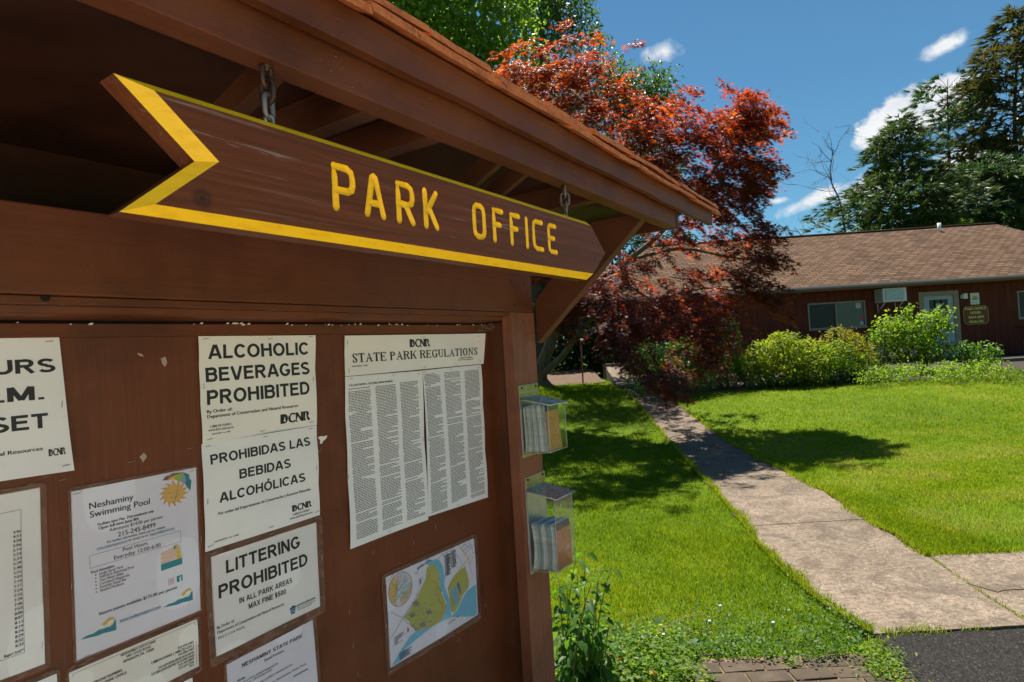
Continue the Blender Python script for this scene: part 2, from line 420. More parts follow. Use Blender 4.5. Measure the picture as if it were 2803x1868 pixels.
# dangling web and husks at the corner of the recess
mb = MB()
r = random.Random(4)
for i in range(34):
    s_ = 1.63-.06*r.random()**2; z_ = .090-.022*r.random()
    a = r.random()*6.3; L = .003+.008*r.random()
    mb.tube([K(s_, .002+.05*r.random(), z_), K(s_+L*math.cos(a), .004+.05*r.random(), z_+L*math.sin(a))], .00035, M_STAPLE, 4)
for i in range(46):
    s_ = .36+1.28*r.random(); z_ = .0885+.0035*r.random()
    if .5 < s_ < .62: continue
    a = r.random()*6.3; L = .0015+.003*r.random(); c_ = K(s_, .006, z_)
    mb.add([(c_[0]-L, c_[1], c_[2]-L*.3), (c_[0]+L*.3, c_[1]-.002, c_[2]-L*.5), (c_[0]+L, c_[1], c_[2]+L*.4), (c_[0]-L*.2, c_[1]-.001, c_[2]+L*.4)], [(0, 1, 2, 3)], M_PAPC)
part('web_debris', mb, kiosk)['kind'] = 'stuff'
# ================================================================== ARROW SIGN
sign = thing('arrow_sign', 'brown arrow-shaped wooden sign with yellow PARK OFFICE letters hanging under the eave', 'sign', (.86, .533, .23), 'K')
ef, eb_, ek = .552, .5445, .514
inner = [(.3281, .2938), (1.3565, .2938), (1.430, .2335), (1.3530, .1757), (.3233, .1732), (.3961, .2342)]
outer = [(.2927, .3018), (1.3463, .3032), (1.430, .2330), (1.330, .1602), (.2918, .1618), (.3716, .2306)]
mb = MB()
V = [K(s, ef, z) for s, z in inner] + [K(s, eb_, z) for s, z in outer] + [K(s, ek, z) for s, z in outer]
V[2+6] = K(1.430, ef-.0015, .2333)
mb.add(V, [(0, 5, 1), (1, 5, 2), (2, 5, 3), (3, 5, 4)], M_SIGN)
mb.add(V, [(0, 1, 7, 6), (3, 4, 10, 9), (4, 5, 11, 10), (5, 0, 6, 11)], M_YEL)
mb.add(V, [(1, 2, 8, 7), (2, 3, 9, 8)] + [(6+i, 6+(i+1) % 6, 12+(i+1) % 6, 12+i) for i in range(6)] + [(12, 13, 17), (13, 14, 17), (14, 15, 17), (15, 16, 17)], M_SIGN)
board_me = mb.mesh('board', (.86, -.533, .23))
bm = bmesh.new(); bm.from_mesh(board_me); bmesh.ops.remove_doubles(bm, verts=bm.verts, dist=1e-6); bmesh.ops.recalc_face_normals(bm, faces=bm.faces); bm.to_mesh(board_me); bm.free()
board = bpy.data.objects.new('board', board_me); COL.objects.link(board)
# routed letters: rounded strokes cut into the face
def G(x0, x1, strokes, z0=.2045, z1=.2705):
    return [[(x0+(x1-x0)*u, z0+(z1-z0)*w) for u, w in st] for st in strokes]
rS = .0056
def inset(x0, x1): return x0+rS, x1-rS
L = []
def letter(x0, x1, st): L.extend(G(*inset(x0, x1), st, .2040+rS, .2720-rS))
Pst = [[(0, 0), (0, 1), (.7, 1), (.93, .93), (1, .78), (1, .62), (.93, .5), (.7, .43), (0, .43)]]
letter(.5565, .5995, Pst)
letter(.6135, .6570, [[(0, 0), (.40, .96), (.5, 1), (.60, .96), (1, 0)], [(.2, .30), (.8, .30)]])
letter(.6787, .7215, [[(0, 0), (0, 1), (.7, 1), (.93, .93), (1, .78), (1, .66), (.93, .53), (.7, .46), (0, .46)], [(.5, .46), (.97, 0)]])
letter(.7404, .7795, [[(0, 0), (0, 1)], [(1, 1), (.03, .36)], [(.30, .56), (.97, 0)]])
letter(.8713, .9125, [[(.3, 0), (.7, 0), (.93, .08), (1, .22), (1, .78), (.93, .92), (.7, 1), (.3, 1), (.07, .92), (0, .78), (0, .22), (.07, .08), (.3, 0)]])
letter(.9333, .9725, [[(0, 0), (0, 1), (1, 1)], [(0, .53), (.72, .53)]])
letter(.9922, 1.0320, [[(0, 0), (0, 1), (1, 1)], [(0, .53), (.72, .53)]])
letter(1.0490, 1.0600, [[(0.5, 0), (0.5, 1)]])
letter(1.0758, 1.1215, [[(1, 1), (.3, 1), (.07, .92), (0, .78), (0, .22), (.07, .08), (.3, 0), (1, 0)]])
letter(1.1388, 1.1805, [[(1, 1), (.22, 1), (.04, .93), (0, .8), (0, .2), (.04, .07), (.22, 0), (1, 0)], [(0, .52), (.75, .52)]])
cut = MB(); r = random.Random(2)
for st in L:
    den = []
    for (a, b), (c, d) in zip(st, st[1:]):
        n = max(1, int(math.hypot(c-a, d-b)/.012))
        den += [(a+(c-a)*k/n, b+(d-b)*k/n) for k in range(n)]
    den.append(st[-1])
    rr = [rS*(1+r.uniform(-.07, .07)) for _ in den]
    cut.tube([K(s, ef+.0010, z) for s, z in den], rr, M_YEL, 10)
    for (s, z), q in zip(den, rr): cut.ball(K(s, ef+.0010, z), q*1.004, M_YEL, 8)
cutter = bpy.data.objects.new('cutter', cut.mesh('cutter', (.86, -.533, .23))); COL.objects.link(cutter)
md = board.modifiers.new('b', 'BOOLEAN'); md.operation = 'DIFFERENCE'; md.object = cutter; md.solver = 'EXACT'; md.use_self = True; md.material_mode = 'TRANSFER'
dg = bpy.context.evaluated_depsgraph_get(); dg.update()
res = bpy.data.meshes.new_from_object(board.evaluated_get(dg), depsgraph=dg)
bpy.data.objects.remove(cutter); bpy.data.objects.remove(board)
def keep(me, fn, name):
    m2 = me.copy(); m2.name = name; bm = bmesh.new(); bm.from_mesh(m2)
    bmesh.ops.delete(bm, geom=[f for f in bm.faces if not fn(f)], context='FACES'); bm.to_mesh(m2); bm.free()
    for p in m2.polygons: p.use_smooth = False
    return m2
iy = [i for i, m in enumerate(res.materials) if m and m.name.startswith('yellow')]
isl = lambda f: f.material_index in iy and .29-.86 < 0 and abs(f.calc_center_median().z) < .0445 and f.calc_center_median().x > -.335
bd = part('board', keep(res, lambda f: not isl(f), 'board'), sign)
part('lettering', keep(res, isl, 'lettering'), bd)

def link_mb(c, ang, L=.031, w=.021, r=.0034, mat=M_CHAIN):
    m = MB(); pts = []
    for k in range(16):
        a = 2*math.pi*k/16; x = math.cos(a)*w/2; z = math.sin(a)*w/2 + (L-w)/2*(1 if math.sin(a) > 0 else -1)
        x *= .9+.1*abs(math.sin(a)); pts.append((c[0]+x*math.cos(ang), c[1]+x*math.sin(ang), c[2]+z))
    m.tube(pts, r, mat, 8, closed=True); return m
def chain(s, label, lighter):
    o = thing('hanging_chain', label, 'chain', (s, .534, .378), 'K', 'chains holding the arrow sign')
    mat = M_ALU if lighter else M_CHAIN
    m = MB(); m.tube([K(s, .534, .384), K(s, .534, .3725)], .0032, M_CHAIN, 8); m.tube([K(s, .534, .3785), K(s, .534, .3765)], .008, M_CHAIN, 8)
    part('eye_screw', m, o)
    x = K(s, .534, 0)
    for k, (z_, a) in enumerate(((.3655, .35), (.3465, 1.75), (.3265, .45))):
        part('chain_link', link_mb((x[0], x[1], z_), a+(.3 if lighter else 0), mat=mat if k < 2 else (plain('galvanised_link', (.20, .20, .21), .5, .6) if not lighter else M_ALU)), o)
    m = MB(); pts = [(x[0]+.006*math.cos(a), x[1], .3095+.006*math.sin(a)) for a in [math.pi*2*k/12 for k in range(12)]]
    m.tube(pts, .002, M_STAPLE, 6, closed=True); m.tube([K(s, .534, .305), K(s, .534, .298)], .002, M_STAPLE, 6)
    part('screw_eye', m, o)
M_GALV = plain('dull_galvanised_steel', (.15, .13, .11), .5, .6)
M_ALU_bak = M_ALU; M_ALU = M_GALV
chain(.4775, 'short rusty chain holding the tail of the arrow sign', False)
chain(1.2625, 'short grey twisted chain holding the arrow sign near its point', True)
M_ALU = M_ALU_bak

# ================================================================== NOTICES
class Sheet:
    def __init__(s, tl, tr, br, bl, mat, e=.0012, curl=None, n=14, seed=1):
        s.c = (tl, tr, br, bl); s.e = e; s.mb = MB(); s.mat = mat; s.seed = seed
        s.s0 = (tl[0]+bl[0])/2; s.s1 = (tr[0]+br[0])/2; s.z1 = (tl[1]+tr[1])/2; s.z0 = (bl[1]+br[1])/2
        s.curl = curl or (lambda u, v: 0)
        V = []; F = []
        for j in range(n+1):
            for i in range(n+1):
                u, v = i/n, j/n
                q = [tl[k]*(1-u)*v+tr[k]*u*v+br[k]*u*(1-v)+bl[k]*(1-u)*(1-v) for k in (0, 1)]
                V.append(K(q[0], s.off(*q), q[1]))
        for j in range(n):
            for i in range(n): a = j*(n+1)+i; F.append((a, a+1, a+n+2, a+n+1))
        s.mb.add(V, F, mat, True)
    def off(s, x, z):
        u = (x-s.s0)/(s.s1-s.s0); v = (z-s.z0)/(s.z1-s.z0)
        w = .0016*(1+math.sin(u*6+s.seed)*math.sin(v*5+s.seed*2.1))
        return s.e+w+abs(s.curl(min(max(u, 0), 1), min(max(v, 0), 1)))
    def poly(s, pts, mat, lift=.00025, sub=0):
        s.mb.add([K(x, s.off(x, z)+lift, z) for x, z in pts], [tuple(range(len(pts)))], mat)
    def rect(s, x0, z0, x1, z1, mat, lift=.00025): s.poly([(x0, z0), (x1, z0), (x1, z1), (x0, z1)], mat, lift)
    def line(s, pts, w, mat, lift=.0003, closed=False):
        P = list(pts)+([pts[0]] if closed else [])
        for (a, b), (c, d) in zip(P, P[1:]):
            L = math.hypot(c-a, d-b)
            if L < 1e-7: continue
            nx, nz = -(d-b)/L*w/2, (c-a)/L*w/2
            n = max(1, int(L/.03))
            for k in range(n):
                p = (a+(c-a)*k/n, b+(d-b)*k/n); q = (a+(c-a)*(k+1)/n, b+(d-b)*(k+1)/n)
                s.poly([(p[0]-nx, p[1]-nz), (q[0]-nx, q[1]-nz), (q[0]+nx, q[1]+nz), (p[0]+nx, p[1]+nz)], mat, lift)
    def text(s, str_, x0, x1, z, cap=None, mat=None, bold=0.0, tilt=0.0):
        vs, fs = text_geo(str_, bold)
        xa, xb = min(v[0] for v in vs), max(v[0] for v in vs); k = (x1-x0)/(xb-xa)
        kz = cap/CAPH if cap else k
        out = []
        for x, y, dl in vs:
            X = x0+(x-xa)*k; Z = z+y*kz+tilt*(X-x0); out.append(K(X, s.off(X, Z)+.0003+dl, Z))
        s.mb.add(out, fs, mat or M_BLACK)
    def ctext(s, str_, xc, z, cap, mat=None, bold=0.0, wk=1.0):
        vs, _ = text_geo(str_, bold); w = (max(v[0] for v in vs)-min(v[0] for v in vs))*cap/CAPH*wk
        s.text(str_, xc-w/2, xc+w/2, z, cap, mat, bold)
    def disc(s, c, rx, rz, mat, lift=.0003, n=18): s.poly([(c[0]+rx*math.cos(2*math.pi*k/n), c[1]+rz*math.sin(2*math.pi*k/n)) for k in range(n)], mat, lift)
def arc(cx, cy, rx, ry, a0, a1, n=9): return [(cx+rx*math.cos(R_(a0+(a1-a0)*i/n)), cy+ry*math.sin(R_(a0+(a1-a0)*i/n))) for i in range(n+1)]
TS = .192; HS = TS/2
SANS = {   # plain heavy capitals: width, strokes on a cap height of 1
 'A': (.80, [[(.07, 0), (.37, 1)], [(.73, 0), (.43, 1)], [(.19, .30), (.61, .30)]]),
 'B': (.72, [[(HS, 0), (HS, 1)], [(HS, 1-HS), (.42, 1-HS)]+arc(.42, .735, .19, .183, 90, -90)+[(HS, .55)], [(.42, .55)]+arc(.44, .315, .195, .232, 90, -90)+[(HS, HS)]]),
 'C': (.76, [arc(.40, .5, .315, .418, 38, 322, 18)]),
 'D': (.75, [[(HS, 0), (HS, 1)], [(HS, 1-HS), (.34, 1-HS)]+arc(.34, .5, .325, .418, 90, -90, 12)+[(HS, HS)]]),
 'E': (.66, [[(HS, 0), (HS, 1)], [(HS, HS), (.66, HS)], [(HS, .53), (.60, .53)], [(HS, 1-HS), (.64, 1-HS)]]),
 'F': (.62, [[(HS, 0), (HS, 1)], [(HS, .52), (.55, .52)], [(HS, 1-HS), (.62, 1-HS)]]),
 'G': (.80, [arc(.41, .5, .325, .418, 42, 332, 18)+[(.715, .42)], [(.45, .43), (.79, .43)]]),
 'H': (.74, [[(HS, 0), (HS, 1)], [(.74-HS, 0), (.74-HS, 1)], [(HS, .54), (.74-HS, .54)]]),
 'I': (.17, [[(HS, 0), (HS, 1)]]), 'L': (.60, [[(HS, 0), (HS, 1)], [(HS, HS), (.60, HS)]]),
 'K': (.76, [[(HS, 0), (HS, 1)], [(.70, 1), (.13, .36)], [(.30, .56), (.70, 0)]]),
 'M': (.84, [[(HS, 0), (HS, 1)], [(.84-HS, 0), (.84-HS, 1)], [(.12, 1), (.42, .06)], [(.72, 1), (.42, .06)]]),
 'N': (.74, [[(HS, 0), (HS, 1)], [(.74-HS, 0), (.74-HS, 1)], [(.10, 1), (.64, 0)]]),
 'O': (.82, [arc(.41, .5, .325, .418, 0, 360, 24)]),
 'P': (.68, [[(HS, 0), (HS, 1)], [(HS, 1-HS), (.40, 1-HS)]+arc(.40, .70, .195, .217, 90, -90)+[(HS, .483)]]),
 'R': (.76, [[(HS, 0), (HS, 1)], [(HS, 1-HS), (.42, 1-HS)]+arc(.42, .71, .20, .207, 90, -90)+[(HS, .503)], [(.36, .50), (.67, 0)]]),
 'S': (.70, [arc(.35, .725, .255, .193, 25, 262, 12)+arc(.35, .275, .27, .193, 82, -155, 12)]),
 'T': (.66, [[(.33, 0), (.33, 1-HS)], [(0, 1-HS), (.66, 1-HS)]]),
 'U': (.74, [[(HS, 1), (HS, .35)]+arc(.37, .36, .287, .278, 180, 360, 12)+[(.74-HS, 1)]]),
 'V': (.74, [[(.07, 1), (.34, 0)], [(.67, 1), (.40, 0)]]), 'X': (.72, [[(.08, 0), (.64, 1)], [(.64, 0), (.08, 1)]]),
 'Y': (.72, [[(.36, 0), (.36, .45)], [(.08, 1), (.35, .44)], [(.64, 1), (.37, .44)]]),
 '.': (.17, [[(HS, 0), (HS, .17)]]), '$': (.60, [arc(.30, .70, .20, .17, 25, 262, 10)+arc(.30, .30, .21, .19, 82, -155, 10), [(.30, -.08), (.30, 1.08)]]),
 '5': (.58, [[(.54, 1-HS), (.15, 1-HS), (.10, .52)]+arc(.29, .33, .20, .25, 130, -150, 12)]), '0': (.58, [arc(.29, .5, .205, .418, 0, 360, 20)]), '8': (.58, [arc(.29, .73, .17, .19, 0, 360, 16), arc(.29, .29, .205, .21, 0, 360, 16)]),
 ' ': (.26, [])}
def sans(sh, s, x0, x1, z, cap, gap=.10, mat=None):
    ac = {'\u00d3': 'O'}
    tot = sum(SANS[ac.get(c, c)][0]+gap for c in s)-gap; k = (x1-x0)/tot; x = x0; lift = 0
    for c in s:
        w, st = SANS[ac.get(c, c)]; st = st+([[(.38, 1.07), (.54, 1.27)]] if c in ac else [])
        for pl in st:
            P = [Vector(p) for p in pl]; n = len(P); cl = (P[0]-P[-1]).length < 1e-4 and n > 4
            L = []; Rr = []
            for i in range(n):
                a = P[i-1] if i else (P[-2] if cl else None); b = P[i+1] if i < n-1 else (P[1] if cl else None)
                d0 = (P[i]-a).normalized() if a is not None else None; d1 = (b-P[i]).normalized() if b is not None else None
                t_ = ((d0 or d1)+(d1 or d0)).normalized(); nn = Vector((-t_.y, t_.x)); m_ = 1/max(.55, nn.dot(Vector((-(d1 or d0).y, (d1 or d0).x))))
                L.append(P[i]+nn*HS*m_); Rr.append(P[i]-nn*HS*m_)
            lift += .000012
            for i in range(n-1):
                sh.poly([(x+q.x*k, z+q.y*cap) for q in (L[i], L[i+1], Rr[i+1], Rr[i])], mat or M_BLACK, .0003+lift % .0002)
        x += (w+gap)*k
def ink(name, c): return plain(name, c, .6, 0, .05)
def logo(sh, x0, x1, z0, z1):
    """the four bold letters of the department, with their little white figures"""
    w = x1-x0; h = z1-z0
    for i, ch in enumerate('DCNR'):
        sh.text(ch, x0+w*(.0+.25*i), x0+w*(.245+.25*i), z0, h, M_BLACK, .035)
    wm = sh.mat
    def up(pts): sh.poly([(x0+w*a, z0+h*b) for a, b in pts], wm, .0007)
    sh.poly([(x0+w*a, z0+h*b) for a, b in [(.04, .05), (.19, .08), (.23, .5), (.19, .92), (.04, .95)]], M_BLACK, .0004)
    up([(.10, .22), (.17, .22), (.145, .45), (.155, .45), (.135, .75), (.115, .45), (.125, .45)])
    up([(.27, .75), (.30, 1.02), (.325, 1.02), (.30, .7)]); up([(.52, .1), (.57, .6), (.60, .1)]); up([(.80, .1), (.815, .55), (.835, .85), (.85, .55), (.88, .1), (.84, .35)])
def lam(name, quad, mat=None, e=.0034, r=.008):
    """laminating pouch: one thin clear sheet with rounded corners"""
    (tl, tr, br, bl) = quad; m = MB(); pts = []
    c = [Vector(p) for p in (tl, tr, br, bl)]
    for i in range(4):
        p, a, b = c[i], (c[i-1]-c[i]).normalized(), (c[(i+1) % 4]-c[i]).normalized()
        for k in range(5):
            t_ = k/4; q = p+a*r*(1-t_)**2+b*r*t_**2; pts.append(q)
    n = len(pts)
    return [m, pts, e]
def pouch_mesh(m, pts, e, sh):
    # milky sealed margin round a clear window over the sheet
    n = len(pts); V = [K(p.x, e, p.y) for p in pts]; q = [Vector(p) for p in sh.c]; c0 = sum(q, Vector((0, 0)))/4
    inn = []
    for i in range(4):
        p = q[i]+(c0-q[i]).normalized()*.0015
        inn += [p]*5
    V += [K(p.x, e, p.y) for p in inn]; F = []
    for i in range(n):
        j = (i+1) % n
        F.append((i, n+i, n+j, j) if (inn[i]-inn[j]).length > 1e-6 else (i, n+i, j))
    m.add(V, F, M_LAMB); m.add([V[n], V[n+5], V[n+10], V[n+15]], [(3, 2, 1, 0)], M_LAM)
    return m
def finish(sh, label, cat='notice', pouch=None, staples=()):
    org = (sh.s0, sh.e, sh.z0)
    if pouch:
        o = thing('laminated_notice', label, cat, org, 'K'); s_ = part('sheet', sh.mb, o); part('laminate', pouch_mesh(*pouch, sh), o)
    else:
        o = single('paper_notice', sh.mb, label, cat, org, 'K')
    for (a, b, ang) in staples: part('staple', staple_mb(a, b, ang, .0105, sh.off(a, b)+.0006 if not pouch else .0036, M_SCREW if not pouch else M_STAPLE), o)
    return o
B_ = .022
# opening hours (cut by the frame's left edge)
sh = Sheet((.14, .0662), (.4302, .0676), (.4379, -.1569), (.133, -.152), M_PAPG, curl=lambda u, v: .012*u**3*(1-v)**2+.004*(1-v)*u, seed=2)
sans(sh, 'PARK HOURS', .150, .4215, .0095, .0225); sans(sh, '8 A.M.', .262, .403, -.0345, .0225); sans(sh, 'TO SUNSET', .178, .4075, -.081, .0240)
sh.text('Department of Conservation and Natural Resources', .165, .398, -.1165, .0060, bold=.012); logo(sh, .405, .4285, -.128, -.1165)
finish(sh, 'pale opening hours notice reading HOURS and SUNSET, cut by the left edge', staples=((.416, .0605, .05), (.4275, -.045, 1.5), (.4265, -.1465, .1)))
# sunset timetable
sh = Sheet((.14, -.1766), (.3942, -.1767), (.3891, -.4586), (.135, -.458), M_PAPG, .0012, seed=5)
sh.line([(.16, -.2061), (.3677, -.2061), (.3631, -.429), (.16, -.429)], .0006, M_INKG)
tm = '4:46 4:51 4:58 5:06 5:14 5:23 5:31 5:39 5:48 5:55 7:03 7:10 7:17 7:24 7:32 7:39 7:46 7:53 8:00 8:07 8:13 8:19 8:24 8:29 8:32 8:33'.split()
for i, q in enumerate(tm):
    z_ = -.2415-i*(.4170-.2415)/25; xr = .3664-.004*i/25; sh.text(q, xr-.0103, xr, z_, .0043, bold=.012)
sh.text('Begins*, Ends**', .338, .3622, -.4265, .0040, bold=.012)
finish(sh, 'laminated sheet with a column of times from 4:46 to 8:33', pouch=lam('l', ((.13, -.168), (.4022, -.170), (.3969, -.4675), (.125, -.4675))), staples=((.3825, -.168, .1), (.3865, -.428, 1.5)))
# sheet below the timetable (only its top corner shows)
sh = Sheet((.16, -.4835), (.4044, -.4818), (.4075, -.70), (.16, -.70), M_PAPG, .0012, seed=6)
finish(sh, 'laminated sheet at the bottom left corner, only its top edge showing', pouch=lam('l', ((.15, -.4755), (.4092, -.474), (.412, -.71), (.15, -.71))), staples=((.375, -.4785, .1), (.3995, -.478, .1)))
# swimming pool flyer
sh = Sheet((.4365, -.1932), (.6506, -.1936), (.6449, -.4728), (.433, -.4751), M_PAPB, .0012, seed=3)
sh.text('Neshaminy', .462, .5331, -.2291, .0105, bold=.004); sh.text('Swimming Pool', .4622, .5611, -.2440, .0105, bold=.004)
sh.text('Facilities open May  25th-weekends only', .4733, .5674, -.2606, .0047, bold=.012); sh.text('Open full-time June 8th', .4744, .5402, -.2677, .0051, bold=.012)
sh.text('Admission $14.00 per person', .4913, .5823, -.2757, .0056); sh.text('215-245-8499', .5047, .5690, -.2885, .0082)
sh.text('For further information, check out our website', .4873, .5857, -.2951, .0044); sh.text('www.neshaminypool.com', .4705, .5195, -.3017, .0044, M_BLUEINK)
sh.text('or email us at', .5215, .5545, -.3017, .0044); sh.text('nsppool@gmail.com', .5575, .6024, -.3017, .0044, M_BLUEINK)
sh.line([(.4705, -.3027), (.5195, -.3027)], .0004, M_BLUEINK); sh.line([(.5575, -.3027), (.6024, -.3027)], .0004, M_BLUEINK)
sh.line([(.4594, -.3083), (.6137, -.3078), (.6133, -.3289), (.4596, -.3295)], .0005, M_BLACK, closed=True)
sh.text('Pool Hours', .5117, .5532, -.3168, .0066); sh.text('Everyday 12:00-6:00', .4972, .5761, -.3268, .0066)
sh.text('Pool Amenities:', .4605, .4978, -.3394, .0048, bold=.012)
for i, q in enumerate(('Large Spray Park', 'Half-Acre Swimming Pool', 'Two Water Slides', 'Certified Lifeguards', 'Poolside Snack Bar', 'Shaded Pavilions')):
    z_ = -.3454-i*.0059; sh.text(q, .4732, .4732+len(q)*.00238, z_, .0046); sh.disc((.4675, z_+.0021), .0011, .0014, M_BLACK, n=8)
sh.text('Season passes available $175.00 per person', .4693, .6015, -.4139, .0056, bold=.012)
sh.text('www.neshaminypool.com', .5012, .5705, -.4385, .0056, M_BLUEINK, .006); sh.line([(.5012, -.4397), (.5705, -.4397)], .0005, M_BLUEINK)
I_SUN = ink('sun_yellow_ink', (.68, .44, .13)); I_SUN2 = ink('sun_orange_ink', (.62, .33, .08)); I_TEAL = ink('teal_ink', (.03, .24, .30)); I_GRN = ink('green_ink', (.26, .48, .08)); I_MAR = ink('brown_ink', (.24, .13, .12)); I_GB = ink('grey_blue_ink', (.27, .34, .50)); I_PEACH = ink('peach_ink', (.72, .48, .36)); I_GOLD = ink('gold_ink', (.70, .45, .04))
cx, cz = .6057, -.2345
for k in range(14):
    a = 2*math.pi*k/14+.1; b = a+.22
    sh.poly([(cx+.0185*math.cos(a-.17), cz+.0165*math.sin(a-.17)), (cx+.029*math.cos(b), cz+.0265*math.sin(b)), (cx+.0185*math.cos(a+.2), cz+.0165*math.sin(a+.2))], I_SUN2, .0003)
sh.disc((cx, cz), .0197, .0175, I_SUN, .0006, 24)
sh.line([(cx-.013, cz+.002), (cx-.009, cz+.0032), (cx-.005, cz+.002)], .0006, I_MAR, .0009); sh.line([(cx+.006, cz+.003), (cx+.0095, cz+.0042), (cx+.013, cz+.003)], .0006, I_MAR, .0009)
sh.line([(cx-.008, cz-.005), (cx-.002, cz-.0085), (cx+.006, cz-.007), (cx+.010, cz-.003)], .0006, I_MAR, .0009); sh.line([(cx+.009, cz+.014), (cx+.001, cz-.014), (cx-.002, cz-.017), (cx-.005, cz-.015)], .0008, I_MAR, .0009)
ap = (.6255, -.1985); rim = [(.5850, -.2060), (.5955, -.2075), (.6065, -.2080), (.6180, -.2150), (.6270, -.2210), (.6365, -.2370)]
bu = [(.592, -.1995), (.605, -.1962), (.616, -.1965), (.626, -.197), (.636, -.205), (.640, -.218)]
for k, m_ in enumerate((I_MAR, I_GOLD, I_GRN, I_GB, I_TEAL)): sh.poly([ap, bu[k], rim[k], rim[k+1], bu[k+1]], m_, .0011)
# water slide clip art
sh.poly([(.5745, -.3600), (.6138, -.3590), (.6135, -.3711), (.5745, -.3722)], I_TEAL, .0003)
sh.poly([(.600, -.332), (.606, -.331), (.611, -.350), (.6125, -.3592), (.604, -.3595)], I_GOLD, .0003)
for k in range(7): sh.poly([(.6075+.0012*k*.7, -.334-.0035*k), (.6118+.0004*k, -.3345-.0035*k), (.6085+.0009*k, -.3365-.0035*k)], I_GRN, .0005)
for k in range(3):
    zz = -.3375-.0075*k; sh.line([(.606, zz+.003), (.590, zz-.001), (.5765, zz-.0025), (.5755, zz-.0055), (.590, zz-.005), (.604, zz-.0025)], .0030, I_PEACH, .0006)
sh.poly([(.598, -.336), (.601, -.332), (.603, -.335), (.600, -.341)], I_TEAL, .0009)
# social icons
sh.rect(.6016, -.4026, .6126, -.3912, I_TEAL, .0003); sh.text('f', .6062, .6108, -.4026, .0085, M_PAPB, .03)
I_PINK = ink('pink_ink', (.62, .22, .25)); q_ = (.5910, -.3970)
sh.line([(q_[0]-.0044, q_[1]-.0050), (q_[0]+.0044, q_[1]-.0050), (q_[0]+.0044, q_[1]+.0050), (q_[0]-.0044, q_[1]+.0050)], .0011, I_PINK, .0004, True); sh.disc(q_, .0026, .003, I_PINK, .0004, 12); sh.disc(q_, .0014, .0017, M_PAPB, .0007, 10)
def swimmer(x0, z0):
    w = [(0, -.0015), (.010, .001), (.020, .0005), (.028, .003), (.038, .002), (.048, .0045), (.0555, .0105), (.0555, -.008), (.047, -.0075), (.036, -.0055), (.026, -.006), (.014, -.004), (.006, -.003)]
    sh.poly([(x0+a, z0+b) for a, b in w], I_TEAL, .0003); sh.poly([(x0+a, z0+b) for a, b in ((.017, .0045), (.028, .0095), (.036, .0085), (.036, .0045), (.027, .0055))], M_PAPC, .0006)
    sh.disc((x0+.0455, z0+.0085), .0062, .0068, M_PAPC, .0006, 14); sh.poly([(x0+a, z0+b) for a, b in ((.034, .0105), (.039, .0135), (.044, .0165), (.052, .0155), (.0535, .0115), (.049, .0125), (.043, .0115), (.041, .008), (.036, .007))], I_GOLD, .0009)
    sh.line([(x0+.0435, z0+.005), (x0+.0465, z0+.0035), (x0+.0495, z0+.0055)], .0006, I_MAR, .001)
swimmer(.4400, -.4408); swimmer(.5750, -.4385)
finish(sh, 'bluish laminated swimming pool flyer with a cartoon sun under an umbrella', 'flyer', lam('l', ((.4323, -.1866), (.6542, -.1892), (.6501, -.4775), (.4285, -.4790))), ((.4445, -.1985, .05), (.641, -.199, .1), (.6525, -.335, 1.5), (.4305, -.35, 1.5), (.447, -.4735, .15), (.636, -.472, .15)))
# telephone numbers
sh = Sheet((.4214, -.4885), (.6371, -.4856), (.6371, -.578), (.4195, -.582), M_PAPC, .0012, seed=8)
sh.line([(.4265, -.5775), (.4265, -.4935), (.6325, -.4905), (.6325, -.5735)], .0005, M_BLACK)
for q, a, b, z_ in (('NESHAMINY STATE PARK', .5, .5598, -.4978), ('3401 STATE ROAD', .509, .5511, -.5042), ('BENSALEM, PA  19020', .5043, .5558, -.5109), ('215-639-1662', .5974, .6274, -.5278), ('1-888-PA-PARKS ( 1888-727-2757 )', .5503, .6277, -.5344), ('215-826-1662', .5978, .6278, -.5407), ('215-639-8320 (BOB NOLAN\'S)', .5611, .6277, -.5481), ('215-826-0250 (ROBS AUTOMOTIVE)', .548, .6286, -.5544), ('215-245-8499', .5975, .6272, -.5605), ('215-633-2160', .5975, .6272, -.5665), ('911', .6187, .6269, -.5722), ('TELEPHONE NUMBERS:', .4475, .5019, -.5239), ('STATE PARK OFFICE', .4555, .5087, -.5312)):
    sh.text(q, a, b, z_, .0044, bold=.018)
finish(sh, 'laminated list of telephone numbers headed NESHAMINY STATE PARK with a thin border', pouch=lam('l', ((.4181, -.4800), (.6429, -.4805), (.6419, -.5893), (.416, -.592))), staples=((.441, -.483, .15), (.4525, -.4795, .15), (.6335, -.5855, .1)))
# loose sheet pinned under the telephone list
sh = Sheet((.565, -.592), (.6235, -.5935), (.6225, -.72), (.565, -.72), M_PAPC, .0008, seed=9)
finish(sh, 'narrow strip of cream paper hanging below the telephone list', 'paper strip')
# alcohol notice, English
sh = Sheet((.6672, .0655), (.9515, .0643), (.9434, -.1495), (.6651, -.1501), M_PAPC, .0012, curl=lambda u, v: .003*math.sin(v*5)*u**2+.002*math.sin(v*9)*(1-u)**3, seed=1)
sans(sh, 'ALCOHOLIC', .6864, .9303, .0188, .0290); sans(sh, 'BEVERAGES', .6791, .9313, -.0275, .0290); sans(sh, 'PROHIBITED', .6796, .9269, -.0740, .0295)
sh.text('By Order of:', .6773, .7324, -.0904, .0066, bold=.014); sh.text('Department of Conservation and Natural Resources', .6772, .8933, -.1006, .0066, bold=.014)
logo(sh, .8458, .9260, -.1345, -.1130); sh.text('1-888-PA-PARKS', .6821, .7276, -.1204, .0052); sh.text('www.dcnr.state.pa.us', .6773, .7325, -.1270, .0052); sh.text('6300-MI-SP0019   Rev. 9/2000', .6843, .7248, -.1344, .0026, bold=.01)
